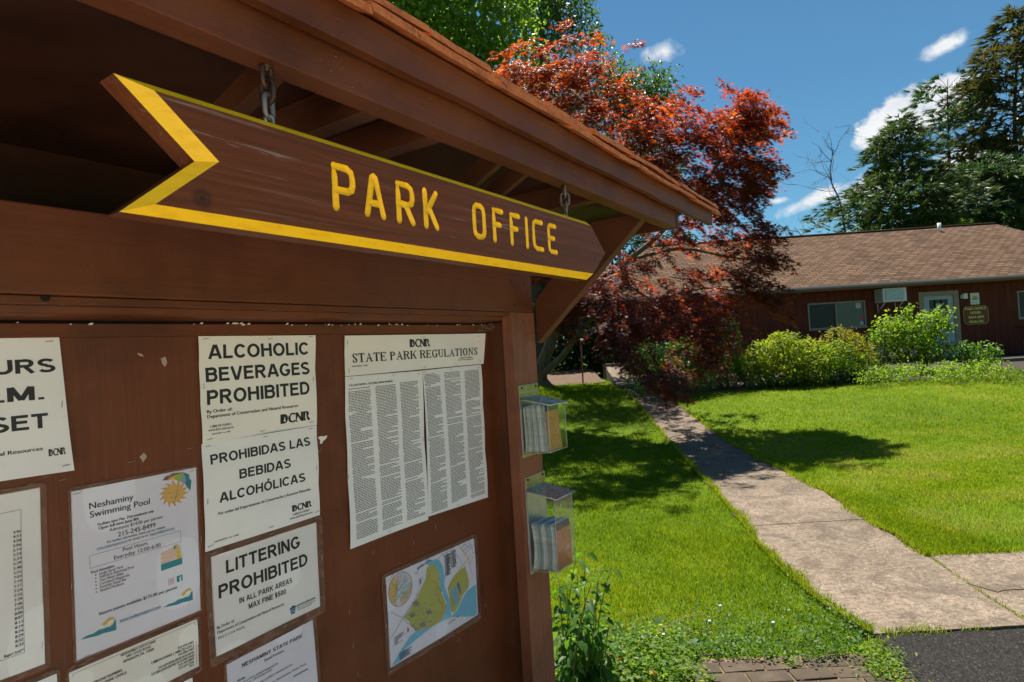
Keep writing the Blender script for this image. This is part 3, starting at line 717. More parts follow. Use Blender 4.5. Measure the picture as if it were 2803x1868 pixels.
finish(sh, 'cream notice reading ALCOHOLIC BEVERAGES PROHIBITED', staples=((.682, .0600, .05), (.830, .0575, .05), (.937, .0605, .05), (.9395, -.04, 1.5), (.6735, -.035, 1.5), (.68, -.1425, .15), (.8, -.143, .15), (.928, -.1405, .15)))
# alcohol notice, Spanish
sh = Sheet((.663, -.1502), (.942, -.1499), (.937, -.3609), (.660, -.3638), M_PAPG, .0018, curl=lambda u, v: .003*math.sin(v*6+1)*u**2+.002*math.sin(v*7)*(1-u)**2, seed=4)
sans(sh, 'PROHIBIDAS LAS', .6792, .921, -.1939, .0198); sans(sh, 'BEBIDAS', .7391, .8656, -.2349, .0198); sans(sh, 'ALCOH\u00d3LICAS', .6935, .9023, -.2739, .0198)
sh.text('Por orden del Departamento de Conservaci\u00f3n y Recursos Naturales', .6891, .9156, -.2977, .0058, bold=.014); logo(sh, .8619, .9157, -.3350, -.3208)
sh.text('1-888-PA-PARKS', .8631, .9081, -.3436, .0046, bold=.006); sh.text('www.visitPAparks.com', .854, .9155, -.3507, .0046, bold=.006); sh.text('6300-MI-SP0019E   Rev. 11/2005', .6786, .7325, -.3506, .0030, bold=.01)
finish(sh, 'pale notice reading PROHIBIDAS LAS BEBIDAS ALCOHOLICAS', staples=((.676, -.156, .1), (.8045, -.156, .1), (.924, -.1555, .1), (.9335, -.248, 1.5), (.6685, -.265, 1.5), (.671, -.3545, .15), (.8075, -.3535, .15), (.929, -.351, .15)))
# littering notice
sh = Sheet((.6701, -.376), (.927, -.3756), (.9255, -.5717), (.6706, -.5744), M_PAPG, .0014, seed=7)
sans(sh, 'LITTERING', .7007, .8792, -.4198, .0268); sans(sh, 'PROHIBITED', .6832, .8966, -.4648, .0268); sans(sh, 'IN ALL PARK AREAS', .7267, .8527, -.4906, .0112); sans(sh, 'MAX FINE $500', .7463, .8355, -.5093, .0112)
sh.text('By Order of:', .6758, .713, -.5225, .0058, bold=.01); sh.text('Department of Conservation and Natural Resources', .676, .8297, -.5322, .0058, bold=.01); sh.text('TITLE 17 11.214. WASTE.', .6755, .7347, -.5430, .0046, bold=.008)
sh.text('pennsylvania', .8632, .9126, -.5490, .0060, bold=.008); sh.text('DEPARTMENT OF CONSERVATION', .8640, .9125, -.5545, .0024); sh.text('AND NATURAL RESOURCES', .8640, .9030, -.5590, .0024)
I_KEY = ink('keystone_blue_ink', (.03, .19, .33)); sh.poly([(.8442, -.5500), (.8607, -.5495), (.8607, -.5445), (.8442, -.5450)], I_KEY, .0004); sh.poly([(.8468, -.5610), (.8578, -.5608), (.8590, -.5501), (.8458, -.5503)], I_KEY, .00045); sh.line([(.8475, -.5585), (.8520, -.5530), (.8575, -.5570)], .0008, M_PAPG, .0007); sh.poly([(.8475, -.5455), (.8525, -.5415), (.858, -.5455)], M_BLACK, .0005)
finish(sh, 'laminated notice reading LITTERING PROHIBITED with a max fine of 500 dollars', pouch=lam('l', ((.6561, -.3648), (.943, -.3623), (.9401, -.5893), (.6575, -.5913)), e=.0040), staples=((.676, -.3705, .1), (.8085, -.3685, .1), (.929, -.3665, .1), (.936, -.46, 1.5), (.6635, -.49, 1.5), (.68, -.5835, .15), (.83, -.578, .15)))
# special provisions
sh = Sheet((.6914, -.600), (.9036, -.5935), (.9099, -.80), (.690, -.80), M_PAPB, .0012, seed=10)
sans(sh, 'NESHAMINY STATE PARK', .7244, .872, -.6210, .0078); sh.text('Special Provisions', .7751, .8236, -.6321, .0058, bold=.006)
for q, a, b, z_, bo in (('DRONES', .7126, .7300, -.6452, .02), ('The use of drones is prohibited in Neshaminy State Park', .7230, .8080, -.6522, 0), ('17 Pa. Code 11.208 (i) Prohibited Activities', .7230, .7930, -.6585, 0), ('All other watercraft launching is prohibited in Neshaminy State Park', .7130, .8440, -.6712, 0), ('Smoking is prohibited in Neshaminy State Park', .7130, .8800, -.6860, 0), ('pennsylvania', .846, .8830, -.6990, .012)): sh.text(q, a, b, z_, .0044, bold=bo)
finish(sh, 'bluish laminated Special Provisions sheet below the littering notice', pouch=lam('l', ((.6855, -.5930), (.9123, -.5865), (.9180, -.81), (.684, -.81))), staples=((.70, -.5955, .15), (.8985, -.5905, .15)))
# park regulations: a header strip and two pages of small print
def serif(sh, str_, x0, x1, z, cap):
    """thick and thin capitals with slab serifs"""
    W = {'I': .36, 'T': .66, 'A': .76, 'S': .54, 'E': .66, 'P': .62, 'R': .72, 'K': .76, 'G': .74, 'U': .76, 'L': .64, 'O': .76, 'N': .80, ' ': .28}
    tot = sum(W[c]+.05 for c in str_)-.05; k = (x1-x0)/tot; x = x0
    for c in str_:
        w = W[c]*k
        def P(a, b): return (x+a*w, z+b*cap)
        th = .25*cap; tn = .11*cap
        def rc(a0, b0, a1, b1, wa=None): sh.poly([P(a0, b0), P(a1, b0), P(a1, b1), P(a0, b1)], M_BLACK, 0.0009)
        ta = th/w; na = tn/w; nb = .09
        def ser(a, b, L=.17): sh.poly([P(a-L, b), P(a+L, b), P(a+L, b+nb), P(a-L, b+nb)], M_BLACK, 0.00095)
        def ring(ca, cb, ra, rb, a0, a1, thick=ta, thin=nb, n=14):
            for i in range(n):
                q = []
                for t_ in (a0+(a1-a0)*i/n, a0+(a1-a0)*(i+1)/n): q.append((math.cos(t_), math.sin(t_)))
                (c0, s0), (c1, s1) = q
                sh.poly([P(ca+ra*c0, cb+rb*s0), P(ca+ra*c1, cb+rb*s1), P(ca+(ra-thick)*c1, cb+(rb-thin)*s1), P(ca+(ra-thick)*c0, cb+(rb-thin)*s0)], M_BLACK, 0.0009)
        pi = math.pi
        def stem(a, L=.16):
            rc(a-ta/2, 0, a+ta/2, 1); ser(a, 0, L); ser(a, 1-nb, L)
        if c == 'I': stem(.5, .42)
        elif c == 'T': rc(.5-ta/2, 0, .5+ta/2, 1); ser(.5, 0, .2); rc(.02, 1-nb, .98, 1); rc(.02, .78, .02+na, 1); rc(.98-na, .78, .98, 1)
        elif c in 'EL':
            stem(.2, .19); rc(.2, 0, .95, nb); rc(.95-na, 0, .95, .26)
            if c == 'E': rc(.2, 1-nb, .92, 1); rc(.92-na, .76, .92, 1); rc(.2, .49, .68, .49+nb); rc(.68-na, .38, .68, .65)
        elif c in 'PR':
            stem(.2, .19); ring(.5, .75, .42, .25, -pi/2, pi/2); rc(.2, 1-nb, .5, 1); rc(.2, .5, .5, .5+nb)
            if c == 'R': sh.poly([P(.45, .52), P(.45+ta, .52), P(.98, 0), P(.98-ta, 0)], M_BLACK, 0.0009); ser(.93, 0, .09)
        elif c == 'K':
            stem(.2, .19); sh.poly([P(.28, .42), P(.82, 1), P(.82+na, 1), P(.28+na*1.5, .42)], M_BLACK, 0.0009); sh.poly([P(.40, .58), P(.40+ta, .62), P(.95, 0), P(.95-ta*1.1, 0)], M_BLACK, 0.0009); ser(.86, 1-nb, .14); ser(.88, 0, .13)
        elif c == 'A':
            sh.poly([P(.14, 0), P(.14+na, 0), P(.52, .92), P(.48, 1)], M_BLACK, 0.0009); sh.poly([P(.46, 1), P(.54, 1), P(.92, 0), P(.92-ta*1.1, 0)], M_BLACK, 0.0009); rc(.27, .32, .72, .32+nb); ser(.15, 0, .14); ser(.85, 0, .16)
        elif c == 'U':
            rc(.2-ta/2, .3, .2+ta/2, 1); ser(.2, 1-nb, .18); rc(.8-na, .3, .8, 1); ser(.78, 1-nb, .17); ring(.5, .32, .33, .33, pi, 2*pi, na*1.6)
        elif c == 'N':
            rc(.17, 0, .17+na, 1); ser(.17, 0, .15); rc(.83-na, 0, .83, 1); ser(.83, 1-nb, .15); sh.poly([P(.08, 1), P(.08+ta*1.2, 1), P(.83, 0), P(.83-na, 0)], M_BLACK, 0.0009)
        elif c == 'O': ring(.5, .5, .46, .52, 0, 2*pi, n=26)
        elif c == 'G':
            ring(.5, .5, .46, .52, pi*.22, pi*1.80, n=22); rc(.80-ta/2, .04, .80+ta/2, .44); ser(.80, .41, .16); rc(.82, .72, .82+na, 1)
        elif c == 'S':
            ring(.50, .755, .40, .26, pi*.12, pi*1.38, ta*.8, .06); ring(.50, .255, .42, .27, -pi*.88, pi*.42, ta*.8, .06)
            sh.poly([P(.16, .66), P(.34, .76), P(.84, .32), P(.70, .22)], M_BLACK, 0.00092); rc(.82, .70, .82+na, .98); rc(.12, .02, .12+na, .32)
        x += w+.05*k
def fine(sh, x0, x1, z0, z1, seed, n=94):
    r = random.Random(seed); pitch = (z1-z0)/n; z_ = z1; k = 0
    while z_ > z0:
        r_ = r.random()
        if r_ < .05: z_ -= pitch*.8; continue
        full = r.random() > .2; end = x1-(0 if full else r.uniform(.1, .6)*(x1-x0))-(r.random()*.05*(x1-x0)); x = x0+(.04*(x1-x0) if r.random() < .2 else 0)
        while x < end:
            w = min(r.uniform(.003, .011), end-x); h = pitch*.46
            sh.poly([(x, z_-h), (x+w, z_-h), (x+w, z_), (x, z_)], M_FINE, .0003); x += w+.0014
        z_ -= pitch
M_FINE = plain('small_print', (.055, .057, .06), .6)
sh = Sheet((1.0353, -.0413), (1.3219, -.0430), (1.3102, -.4707), (1.023, -.468), M_PAPG, .0012, curl=lambda u, v: .004*math.sin(v*5+.5)*(u**2)+.003*(1-u)**2*math.sin(v*8), seed=11, n=20)
sh.text('17 PA. CODE CHAPTER 11\u2014STATE PARKS, GENERAL PROVISIONS', 1.0466, 1.2013, -.0666, .0050, bold=.02)
fine(sh, 1.0440, 1.1200, -.452, -.0725, 1); fine(sh, 1.1365, 1.2120, -.451, -.0735, 2); fine(sh, 1.2275, 1.3010, -.452, -.0705, 3)
finish(sh, 'left page of small print regulations under the STATE PARK REGULATIONS header', staples=((1.055, -.0475, .05), (1.205, -.0475, .05), (1.305, -.05, .05), (1.03, -.29, 1.5), (1.3105, -.24, 1.5), (1.16, -.462, .15)))
sh = Sheet((1.3239, -.0426), (1.6073, -.040), (1.6057, -.4756), (1.314, -.4632), M_PAPG, .0016, curl=lambda u, v: .006*(1-u)**3*math.sin(v*3.1)+.003*u**2*math.sin(v*9), seed=12, n=20)
fine(sh, 1.3290, 1.4020, -.457, -.0545, 4, 100); fine(sh, 1.4205, 1.4980, -.455, -.055, 5, 100); fine(sh, 1.5160, 1.5920, -.459, -.056, 6, 100)
finish(sh, 'right page of small print regulations beside the recess moulding', staples=((1.33, -.0485, .05), (1.455, -.0465, .05), (1.59, -.048, .05), (1.601, -.25, 1.5), (1.325, -.24, 1.5), (1.45, -.463, .1)))
sh = Sheet((1.0421, .062), (1.6314, .0616), (1.6182, -.0381), (1.0364, -.0402), M_PAPC, .0024, curl=lambda u, v: .010*max(0, (u-.86)/.14)**2*(.5+.5*v)-.0*u, seed=13, n=48)
serif(sh, 'STATE PARK REGULATIONS', 1.0625, 1.5905, -.0072, .0232); logo(sh, 1.2765, 1.3635, .0262, .0490)
sh.text('1-888-PA-PARKS', 1.498, 1.5647, -.0160, .0042, bold=.01); sh.text('www.dcnr.state.pa.us', 1.4879, 1.568, -.0215, .0042, bold=.01); sh.text('6300-MI-SP0075   9/2003', 1.0607, 1.1143, -.0182, .0034, bold=.01)
finish(sh, 'wide header strip reading STATE PARK REGULATIONS with a curled right end', 'notice header', staples=((1.049, .045, 1.5), (1.049, -.026, 1.5), (1.335, .0545, .05), (1.335, -.033, .05), (1.48, -.0345, .05), (1.60, .053, -.3), (1.6, -.026, -.4)))
# trail map
I_MAPG = ink('map_green_ink', (.44, .47, .13)); I_MAPB = ink('map_blue_ink', (.20, .52, .72)); I_MAPT = ink('map_tan_ink', (.52, .44, .33)); I_MAPO = ink('map_ochre_ink', (.60, .42, .14)); I_ORG = ink('map_orange_ink', (.60, .27, .04)); I_YR = ink('map_yellow_road_ink', (.65, .48, .03)); I_GR = ink('map_grey_ink', (.20, .20, .26)); I_RED = ink('red_ink', (.55, .03, .03)); I_PALE = ink('map_pale_ink', (.62, .60, .66))
TL, TR, BR_, BL = (1.1353, -.576), (1.519, -.5838), (1.5208, -.825), (1.1361, -.8144)
sh = Sheet(TL, TR, BR_, BL, M_PAPB, .0014, seed=14)
# image-plane points of the map are given as fractions across and down the sheet
def mp(u, v): return tuple(TL[k]*(1-u)*(1-v)+TR[k]*u*(1-v)+BR_[k]*u*v+BL[k]*(1-u)*v for k in (0, 1))
def mpoly(pts, m_, lift=.0003): 
    from mathutils.geometry import tessellate_polygon
    P = [mp(*p) for p in pts]
    for tri in tessellate_polygon([[Vector((a, b, 0)) for a, b in P]]): sh.poly([P[i] for i in tri], m_, lift)
def mline(pts, w, m_, lift=.0008, closed=False): sh.line([mp(*p) for p in pts], w*1.25, m_, lift, closed)
mpoly([(.44, .0), (.46, .04), (.53, .05), (.57, .09), (.60, .17), (.615, .30), (.605, .42), (.63, .52), (.66, .66), (.655, .78), (.66, .82), (.74, .78), (.79, .70), (.87, .62), (.99, .60), (.985, .985), (.015, .985), (.10, .88), (.20, .78), (.27, .755), (.33, .775), (.42, .80), (.52, .80), (.585, .74), (.61, .63), (.585, .52), (.555, .42), (.55, .28), (.53, .17), (.50, .11), (.43, .08), (.41, .02)], I_MAPB)
mpoly([(.42, .105), (.46, .085), (.52, .12), (.545, .20), (.555, .30), (.545, .42), (.585, .55), (.605, .65), (.58, .74), (.52, .80), (.42, .80), (.33, .775), (.26, .755), (.20, .60), (.145, .53), (.19, .50), (.32, .36), (.40, .23)], I_MAPG, .0005)
mpoly([(.70, .37), (.79, .315), (.86, .30), (.885, .40), (.90, .53), (.895, .58), (.80, .66), (.765, .715), (.735, .765), (.70, .79), (.665, .775), (.66, .73), (.655, .65), (.645, .52), (.64, .46)], I_MAPG, .0005)
mpoly([(.665, .52), (.735, .475), (.765, .64), (.72, .74)], I_MAPB, .0008)
mpoly([(.745, .47), (.775, .45), (.80, .60), (.775, .62)], I_GR, .0008)
el = [(.135+.118*math.cos(a), .20+.185*math.sin(a)) for a in [2*math.pi*k/28 for k in range(28)]]
mpoly(el, I_PALE, .0006); mpoly([(.135+.118*math.cos(a), .20+.185*math.sin(a)) for a in [math.pi*(.62+.76*k/14) for k in range(15)]]+[(.10, .14), (.085, .25)], I_MAPO, .0009); mpoly([(.135+.116*math.cos(a), .20+.182*math.sin(a)) for a in [math.pi*(-.02+.52*k/14) for k in range(15)]]+[(.12, .30), (.20, .24)], I_MAPT, .0009)
mline([(.05, .32), (.09, .30), (.14, .24), (.20, .18), (.245, .19)], .004, I_MAPB, .0012); mline([(.19, .03), (.18, .10), (.16, .18)], .003, I_MAPB, .0012); mline(el, .0012, I_MAR, .0012, True)
r = random.Random(9)
for k in range(13):
    a = r.random()*6.28; b = r.random()*6.28; mline([(.135+.10*math.cos(a), .20+.16*math.sin(a)), (.135+.05*math.cos((a+b)/2), .20+.06*math.sin(b)), (.135+.10*math.cos(b), .20+.16*math.sin(b))], .0007, (I_GR, I_MAR, I_GRN)[k % 3], .0013)
for p in ([(.80, .0), (.90, .20), (.92, .25)], [(.79, .30), (.845, .27), (.905, .215)], [(.785, .31), (.79, .36), (.82, .40)]): mline(p, .0022, I_YR)
for p in ([(.42, .12), (.46, .26), (.53, .37), (.565, .46)], [(.51, .43), (.55, .42), (.565, .47)], [(.505, .44), (.52, .52), (.55, .61), (.56, .66), (.595, .61)], [(.605, .66), (.57, .73), (.47, .79), (.35, .775)], [(.64, .48), (.69, .43), (.77, .38)], [(.66, .52), (.675, .62), (.69, .74)]): mline(p, .0020, I_ORG)
for p in ([(.36, .02), (.31, .12), (.28, .09)], [(.02, .06), (.08, .0)], [(.51, .10), (.60, .02)], [(.60, .02), (.66, .15)], [(.65, .02), (.70, .17)], [(.70, .02), (.76, .22)], [(.74, .03), (.83, .26)], [(.60, .04), (.74, -.0)], [(.92, .0), (.97, .14)], [(.87, .02), (.93, .10)], [(.84, .10), (.97, .06)], [(.85, .16), (.99, .09)], [(.905, .22), (.99, .17)], [(.905, .23), (.95, .46)], [(.915, .30), (.985, .22)], [(.83, .06), (.89, .02)], [(.50, .11), (.30, .36), (.14, .53)], [(.14, .53), (.03, .40)], [(.14, .54), (.02, .68)], [(.14, .54), (.27, .75)], [(.20, .57), (.22, .66), (.30, .76), (.38, .66), (.42, .58)], [(.24, .45), (.31, .50), (.34, .58), (.40, .62)], [(.3, .62), (.36, .70), (.42, .74)]): mline(p, .0010, I_GR)
for (u, v) in ((.25, .45), (.20, .56), (.38, .63), (.30, .73)):
    for k in range(4): mline([(u+.012*k, v-.035), (u+.03+.012*k, v+.025)], .0022, I_GR, .0009)
for k in range(8): mline([(.675+.004*k, .535+.025*k), (.735+.004*k, .495+.022*k)], .0008, I_GR, .0012)
for k in range(46): u, v = r.uniform(.22, .58), r.uniform(.33, .75); mline([(u, v), (u+r.uniform(-.02, .02), v+.012)], .0016, (I_MAR, I_GR, I_MAPB, I_GRN)[k % 4], .0010)
for k in range(18): z_ = .06+.0145*k; mline([(.625, z_), (.632, z_)], .003, M_FINE, .0009); mline([(.638, z_-.002), (.638+r.uniform(.03, .055), z_-.004)], .0019, M_FINE, .0009)
for k in range(13): z_ = .05+.0165*k; mline([(.695, z_-.004), (.705, z_-.004)], .003, (I_YR, M_FINE, I_ORG, I_GR)[k % 4], .0009); mline([(.712, z_-.006), (.712+r.uniform(.03, .055), z_-.008)], .0019, M_FINE, .0009)
x0, z_ = mp(.315, .075); x1, z2_ = mp(.475, .048); sh.text('NESHAMINY STATE PARK', x0, x1, z_, .0058, bold=.02, tilt=(z2_-z_)/(x1-x0))
x0, z_ = mp(.62, .895); x1, z2_ = mp(.76, .875); sh.text('DELAWARE   RIVER', x0, x1, z_, .0042, tilt=(z2_-z_)/(x1-x0))
for k in range(5): mline([(.05, .70+.02*k), (.05+r.uniform(.07, .1), .69+.02*k)], .0016, M_FINE); mline([(.09, .905+.016*k), (.09+r.uniform(.09, .14), .90+.016*k)], .0016, M_FINE)
mpoly([(.085, .735), (.21, .715), (.21, .755), (.085, .775)], M_PAPB, .0012); x0, z_ = mp(.095, .768); x1, _ = mp(.20, .76); sh.text('YOU ARE HERE', x0, x1, z_, .0042, bold=.012)
mpoly([(.175, .70), (.185, .655), (.195, .70)], I_RED, .0013); mline([(.185, .715), (.185, .68)], .003, I_RED, .0013)
mline([(.31, .25), (.37, .19)], .0009, M_BLACK); mline([(.325, .19), (.355, .25)], .0009, M_BLACK); mpoly([(.337, .215), (.34, .16), (.345, .215), (.34, .28)], M_BLACK, .001)
finish(sh, 'laminated colour park map with green land, blue river and an oval inset', 'map', lam('l', ((1.1204, -.5651), (1.5336, -.5713), (1.5314, -.8436), (1.124, -.828)), e=.0044), ((1.136, -.5705, .05), (1.516, -.5765, .05), (1.128, -.7, 1.5), (1.137, -.822, .1), (1.522, -.834, .1)))
M_CHIP = plain('old_paint_chip', (.42, .33, .28), .8)
# torn scrap of paper left on the panel
mb = MB(); pts = [(.9469, -.1793), (.955, -.1775), (.962, -.1795), (.9745, -.1785), (.970, -.186), (.9605, -.1905), (.9565, -.1965), (.9515, -.1945), (.9530, -.1875)]
n = len(pts); mb.add([K(a, .0016, b) for a, b in pts]+[K(a, .0004, b) for a, b in pts], [tuple(range(n-1, -1, -1))]+[(i, (i+1) % n, n+(i+1) % n, n+i) for i in range(n)], M_PAPC)
single('paper_scrap', mb, 'small torn cream scrap of paper beside the Spanish notice', 'paper scrap', (.96, .001, -.187), 'K')
for pts in ([(.5945, .0245), (.603, .0275), (.606, .0165), (.6015, .008), (.597, .0135)], [(.5525, .0365), (.560, .0345), (.5645, .029), (.556, .031)], [(.548, -.155), (.556, -.148), (.561, -.156), (.553, -.166), (.5515, -.160)]):
    n = len(pts); mb = MB(); mb.add([K(a, .0012, b) for a, b in pts]+[K(a, .0004, b) for a, b in pts], [tuple(range(n-1, -1, -1))]+[(i, (i+1) % n, n+(i+1) % n, n+i) for i in range(n)], M_CHIP); part('paint_chip', mb, kiosk)
rr = random.Random(19)                                   # specks of old paper and paint all over the panel
mb = MB()
for i in range(240):
    a, b = rr.uniform(.36, 1.64), rr.uniform(-.9, .06)*1; w = rr.uniform(.0005, .0016)
    mb.add([K(a, .0009, b), K(a+w, .0009, b-w*.4), K(a+w*.6, .0009, b+w)], [(0, 1, 2)], rr.choice((M_CHIP, M_DARK, M_DARK)))
part('paint_specks', mb, kiosk)['kind'] = 'stuff'

# ================================================================== BROCHURE HOLDERS
def holder(s0, s1, zt, zb, zback_top, label, lower):
    o = thing('brochure_holder', label, 'brochure holder', ((s0+s1)/2, .1115, zb), 'K', 'clear brochure holders on the post')
    m = MB(); m.box(K(s0-.004, .1125, zb-.012), K(s1+.004, .1105, zback_top), M_ALU, .0006); bp = part('back_plate', m, o)
    m = MB(); m.box(K(s0-.003, .1135, zt+.022), K(s1+.003, .1127, zback_top-.0005), M_BRASS, .0003); part('mounting_strip', m, bp)
    for x in (s0+.012, s1-.012): m = MB(); m.tube([K(x, .1136, zback_top-.009), K(x, .1152, zback_top-.009)], .0042, M_SCREW, 10); part('screw', m, bp)
    m = MB(); m.box(K(s0-.003, .1146, zt+.004), K(s1+.004, .1128, zt+.0205), M_BRASS, .0003); m.tube([K(s0-.003, .117, zt+.0015), K(s1+.004, .117, zt+.0015)], .003, M_ALU, 8)
    for k in range(3): x = s0+.012+(s1-s0-.024)*k/2; m.tube([K(x, .1147, zt+.012), K(x, .1156, zt+.012)], .0016, M_SCREW, 8)
    part('hinge', m, o)
    if not lower:
        m = MB(); m.box(K(s0+.008, .1135, zb-.012), K(s1-.008, .1127, zb-.001), M_BRASS, .0003); m.tube([K((s0+s1)/2, .1136, zb-.006), K((s0+s1)/2, .115, zb-.006)], .004, M_SCREW, 10); part('lower_bracket', m, o)
    d = .2145; w = .0022; slope = .019
    zbf = zb+.010
    m = MB()
    def wall(a, b, c, d_):                   # quad given a thickness
        q = [Vector(p) for p in (a, b, c, d_)]; nn = (q[1]-q[0]).cross(q[3]-q[0]).normalized()*w
        m.add(q+[p+nn for p in q], [(3, 2, 1, 0), (4, 5, 6, 7), (0, 1, 5, 4), (1, 2, 6, 5), (2, 3, 7, 6), (3, 0, 4, 7)], M_ACR)
    wall(K(s0, .1135, zb), K(s0, d, zbf), K(s0, d, zt-slope), K(s0, .1135, zt-.001))
    wall(K(s1, d, zbf), K(s1, .1135, zb), K(s1, .1135, zt-.001), K(s1, d, zt-slope))
    wall(K(s0, d+.0005, zbf), K(s1, d+.0005, zbf), K(s1, d+.0005, zt-slope), K(s0, d+.0005, zt-slope))
    wall(K(s0+w, .1135, zb), K(s1-w, .1135, zb), K(s1-w, d, zbf), K(s0+w, d, zbf))
    part('acrylic_case', m, o)
    m = MB()                                  # bright polished edges of the case
    for a, b in (((s0, d, zbf), (s0, d, zt-slope)), ((s1, d, zbf), (s1, d, zt-slope)), ((s0, .1135, zb), (s0, d, zbf)), ((s0, d, zbf), (s1, d, zbf)), ((s0, .1135, zb), (s0, .1135, zt))): m.tube([K(*a), K(*b)], .0012, M_EDGE, 6)
    part('case_edge', m, o)
    m = MB(); a = math.atan2(slope, d-.1135)
    m.box(K(s0-.004, .226, zt-.0005), K(s1+.006, .1165, zt+.0035), M_LID, .0008, Matrix.Rotation(a, 3, 'X'), K(s0, .1165, zt)); lid = part('lid', m, o)
    m = MB()
    R2 = Matrix.Rotation(a, 3, 'X'); pv = Vector(K(s0, .1165, zt))
    for q0, q1 in ((K(s0-.004, .226, zt+.0015), K(s1+.006, .226, zt+.0015)), (K(s0-.004, .118, zt+.0015), K(s0-.004, .226, zt+.0015))): m.tube([R2@(Vector(q0)-pv)+pv, R2@(Vector(q1)-pv)+pv], .0021, M_EDGE, 6)
    part('lid_edge', m, lid); return o
M_EDGE = plain('bright_acrylic_edge', (.50, .53, .55), .25, .0)
holder(1.6665, 1.7780, -.1615, -.3405, -.1165, 'upper clear brochure holder packed full, on the board post', False)
holder(1.6705, 1.7885, -.4615, -.7215, -.4185, 'lower clear brochure holder half full, on the board post', True)
# leaflets standing in the holders
def brochure_mat(name, cover):
    t = NT(name); n = t.noise(14, 3, .6, (1, 1, 8)); n2 = t.noise(70, 3)
    if cover:
        c = t.ramp(n, [(.28, (.50, .46, .42)), (.42, (.48, .13, .07)), (.58, (.55, .24, .05)), (.72, (.22, .26, .08))])
        t.base(c)
    else:
        c = t.ramp(n2, [(.3, (.10, .14, .16)), (.5, (.30, .36, .38)), (.7, (.48, .52, .52))]); t.base(c)
    t.rough(.5); return t.mat
M_BREDGE = [plain('leaflet_edge', c, .6, 0, .25, 60) for c in ((.72, .78, .80), (.34, .46, .52), (.58, .64, .60), (.82, .84, .84), (.42, .52, .48))]
M_BRCOV = brochure_mat('leaflet_cover', True); M_BRBAND = plain('leaflet_title_band', (.02, .05, .06), .5)
def brochures(s0, s1, z0, h, e0, e1, n, label, group, lean, seed):
    r = random.Random(seed)
    for i in range(n):
        f = i/(n-1); m = MB(); th = (e1-e0)/n*.58; N = 7; hh = h+r.uniform(-.004, .004)-(.006*(1-f) if seed == 2 else 0)
        V = []; bow = (r.uniform(.003, .008) if seed == 2 else r.uniform(-.002, .002)); ph = r.uniform(0, .5)
        ex = [s0+r.uniform(0, .004), s1-r.uniform(0, .008)]
        for j in range(N+1):
            v = j/N; e_ = e0+(e1-e0)*f*(1-lean*v)-lean*0+bow*math.sin(v*math.pi+ph)-(lean*.006*v); z_ = z0+hh*v+.0045*(f)*(1 if seed == 1 else .8)
            V += [K(ex[0], e_, z_), K(ex[1], e_, z_), K(ex[1], e_+th, z_), K(ex[0], e_+th, z_)]
        F = []
        for j in range(N):
            a = j*4; F += [(a, a+1, a+5, a+4), (a+1, a+2, a+6, a+5), (a+2, a+3, a+7, a+6), (a+3, a, a+4, a+7)]
        F += [(3, 2, 1, 0), (N*4, N*4+1, N*4+2, N*4+3)]
        cv = i == n-1
        m.add(V, F, M_BRCOV if cv else M_BREDGE[(i*7+seed+r.randrange(2)) % 5], True)
        if cv:
            m.sm = [False]*len(m.sm)
            for k_, f_ in enumerate(F): 
                if k_ % 4 != 2 or k_ >= 4*N: m.m[k_] = m.mi(M_BREDGE[1])
            a = 4*(N-1); q = [Vector(V[a+3]), Vector(V[a+2]), Vector(V[a+6]), Vector(V[a+7])]; q = [p+Vector((0, -.0006, 0)) for p in q]
            m.add(q, [(0, 1, 2, 3)], M_BRBAND)
        single('brochure', m, label if not cv else label.replace('folded leaflet', 'front leaflet with an orange cover').replace('packed', 'facing out'), 'brochure', ((s0+s1)/2, e0+(e1-e0)*f, z0), 'K', group)
brochures(1.672, 1.770, -.335, .150, .117, .203, 13, 'folded leaflet packed in the upper brochure holder', 'leaflets in the upper holder', .10, 1)
brochures(1.676, 1.781, -.7155, .148, .119, .203, 13, 'folded leaflet packed in the lower brochure holder', 'leaflets in the lower holder', -.0, 2)
# ================================================================== GROUND
def smat(name): return NT(name)
t = NT('lawn_soil')
n1 = t.noise(.35, 4, .6); n2 = t.noise(6, 5, .7)
c = t.ramp(n1, [(.3, (.055, .100, .004)), (.55, (.085, .140, .005)), (.75, (.125, .165, .008))])
c = t.mix(t.math('MULTIPLY', t.ramp(n2, [(.4, (0, 0, 0)), (.7, (1, 1, 1))]), .5), c, (.040, .072, .004))
t.base(c); t.rough(.9); t.b.inputs['Specular IOR Level'].default_value = .1; t.bump(n2, .8, .03); M_LAWN = t.mat
t = NT('concrete_walk')
n1 = t.noise(1.3, 5, .65); n2 = t.noise(30, 4, .7); n3 = t.noise(95, 2, .5)
c = t.ramp(n1, [(.25, (.115, .089, .066)), (.5, (.195, .152, .113)), (.75, (.25, .198, .150))])
c = t.mix(t.math('MULTIPLY', t.ramp(n2, [(.40, (1, 1, 1)), (.56, (0, 0, 0))]), .7), c, (.095, .07, .05))
c = t.mix(t.math('MULTIPLY', t.ramp(n3, [(.62, (0, 0, 0)), (.68, (1, 1, 1))]), .7), c, (.40, .36, .30))
c = t.mix(t.math('MULTIPLY', t.ramp(t.noise(120, 2, .5), [(.27, (1, 1, 1)), (.33, (0, 0, 0))]), .6), c, (.09, .075, .06))
st = t.ramp(t.noise(2.6, 7, .78, dist=.6), [(.46, (0, 0, 0)), (.60, (1, 1, 1))]); c = t.mix(t.math('MULTIPLY', st, .62), c, (.06, .047, .036))
t.base(c); t.rough(.95); t.b.inputs['Specular IOR Level'].default_value = .15; t.bump(t.math('ADD', n2, n3), .6, .004); M_CONC = t.mat
t = NT('asphalt')
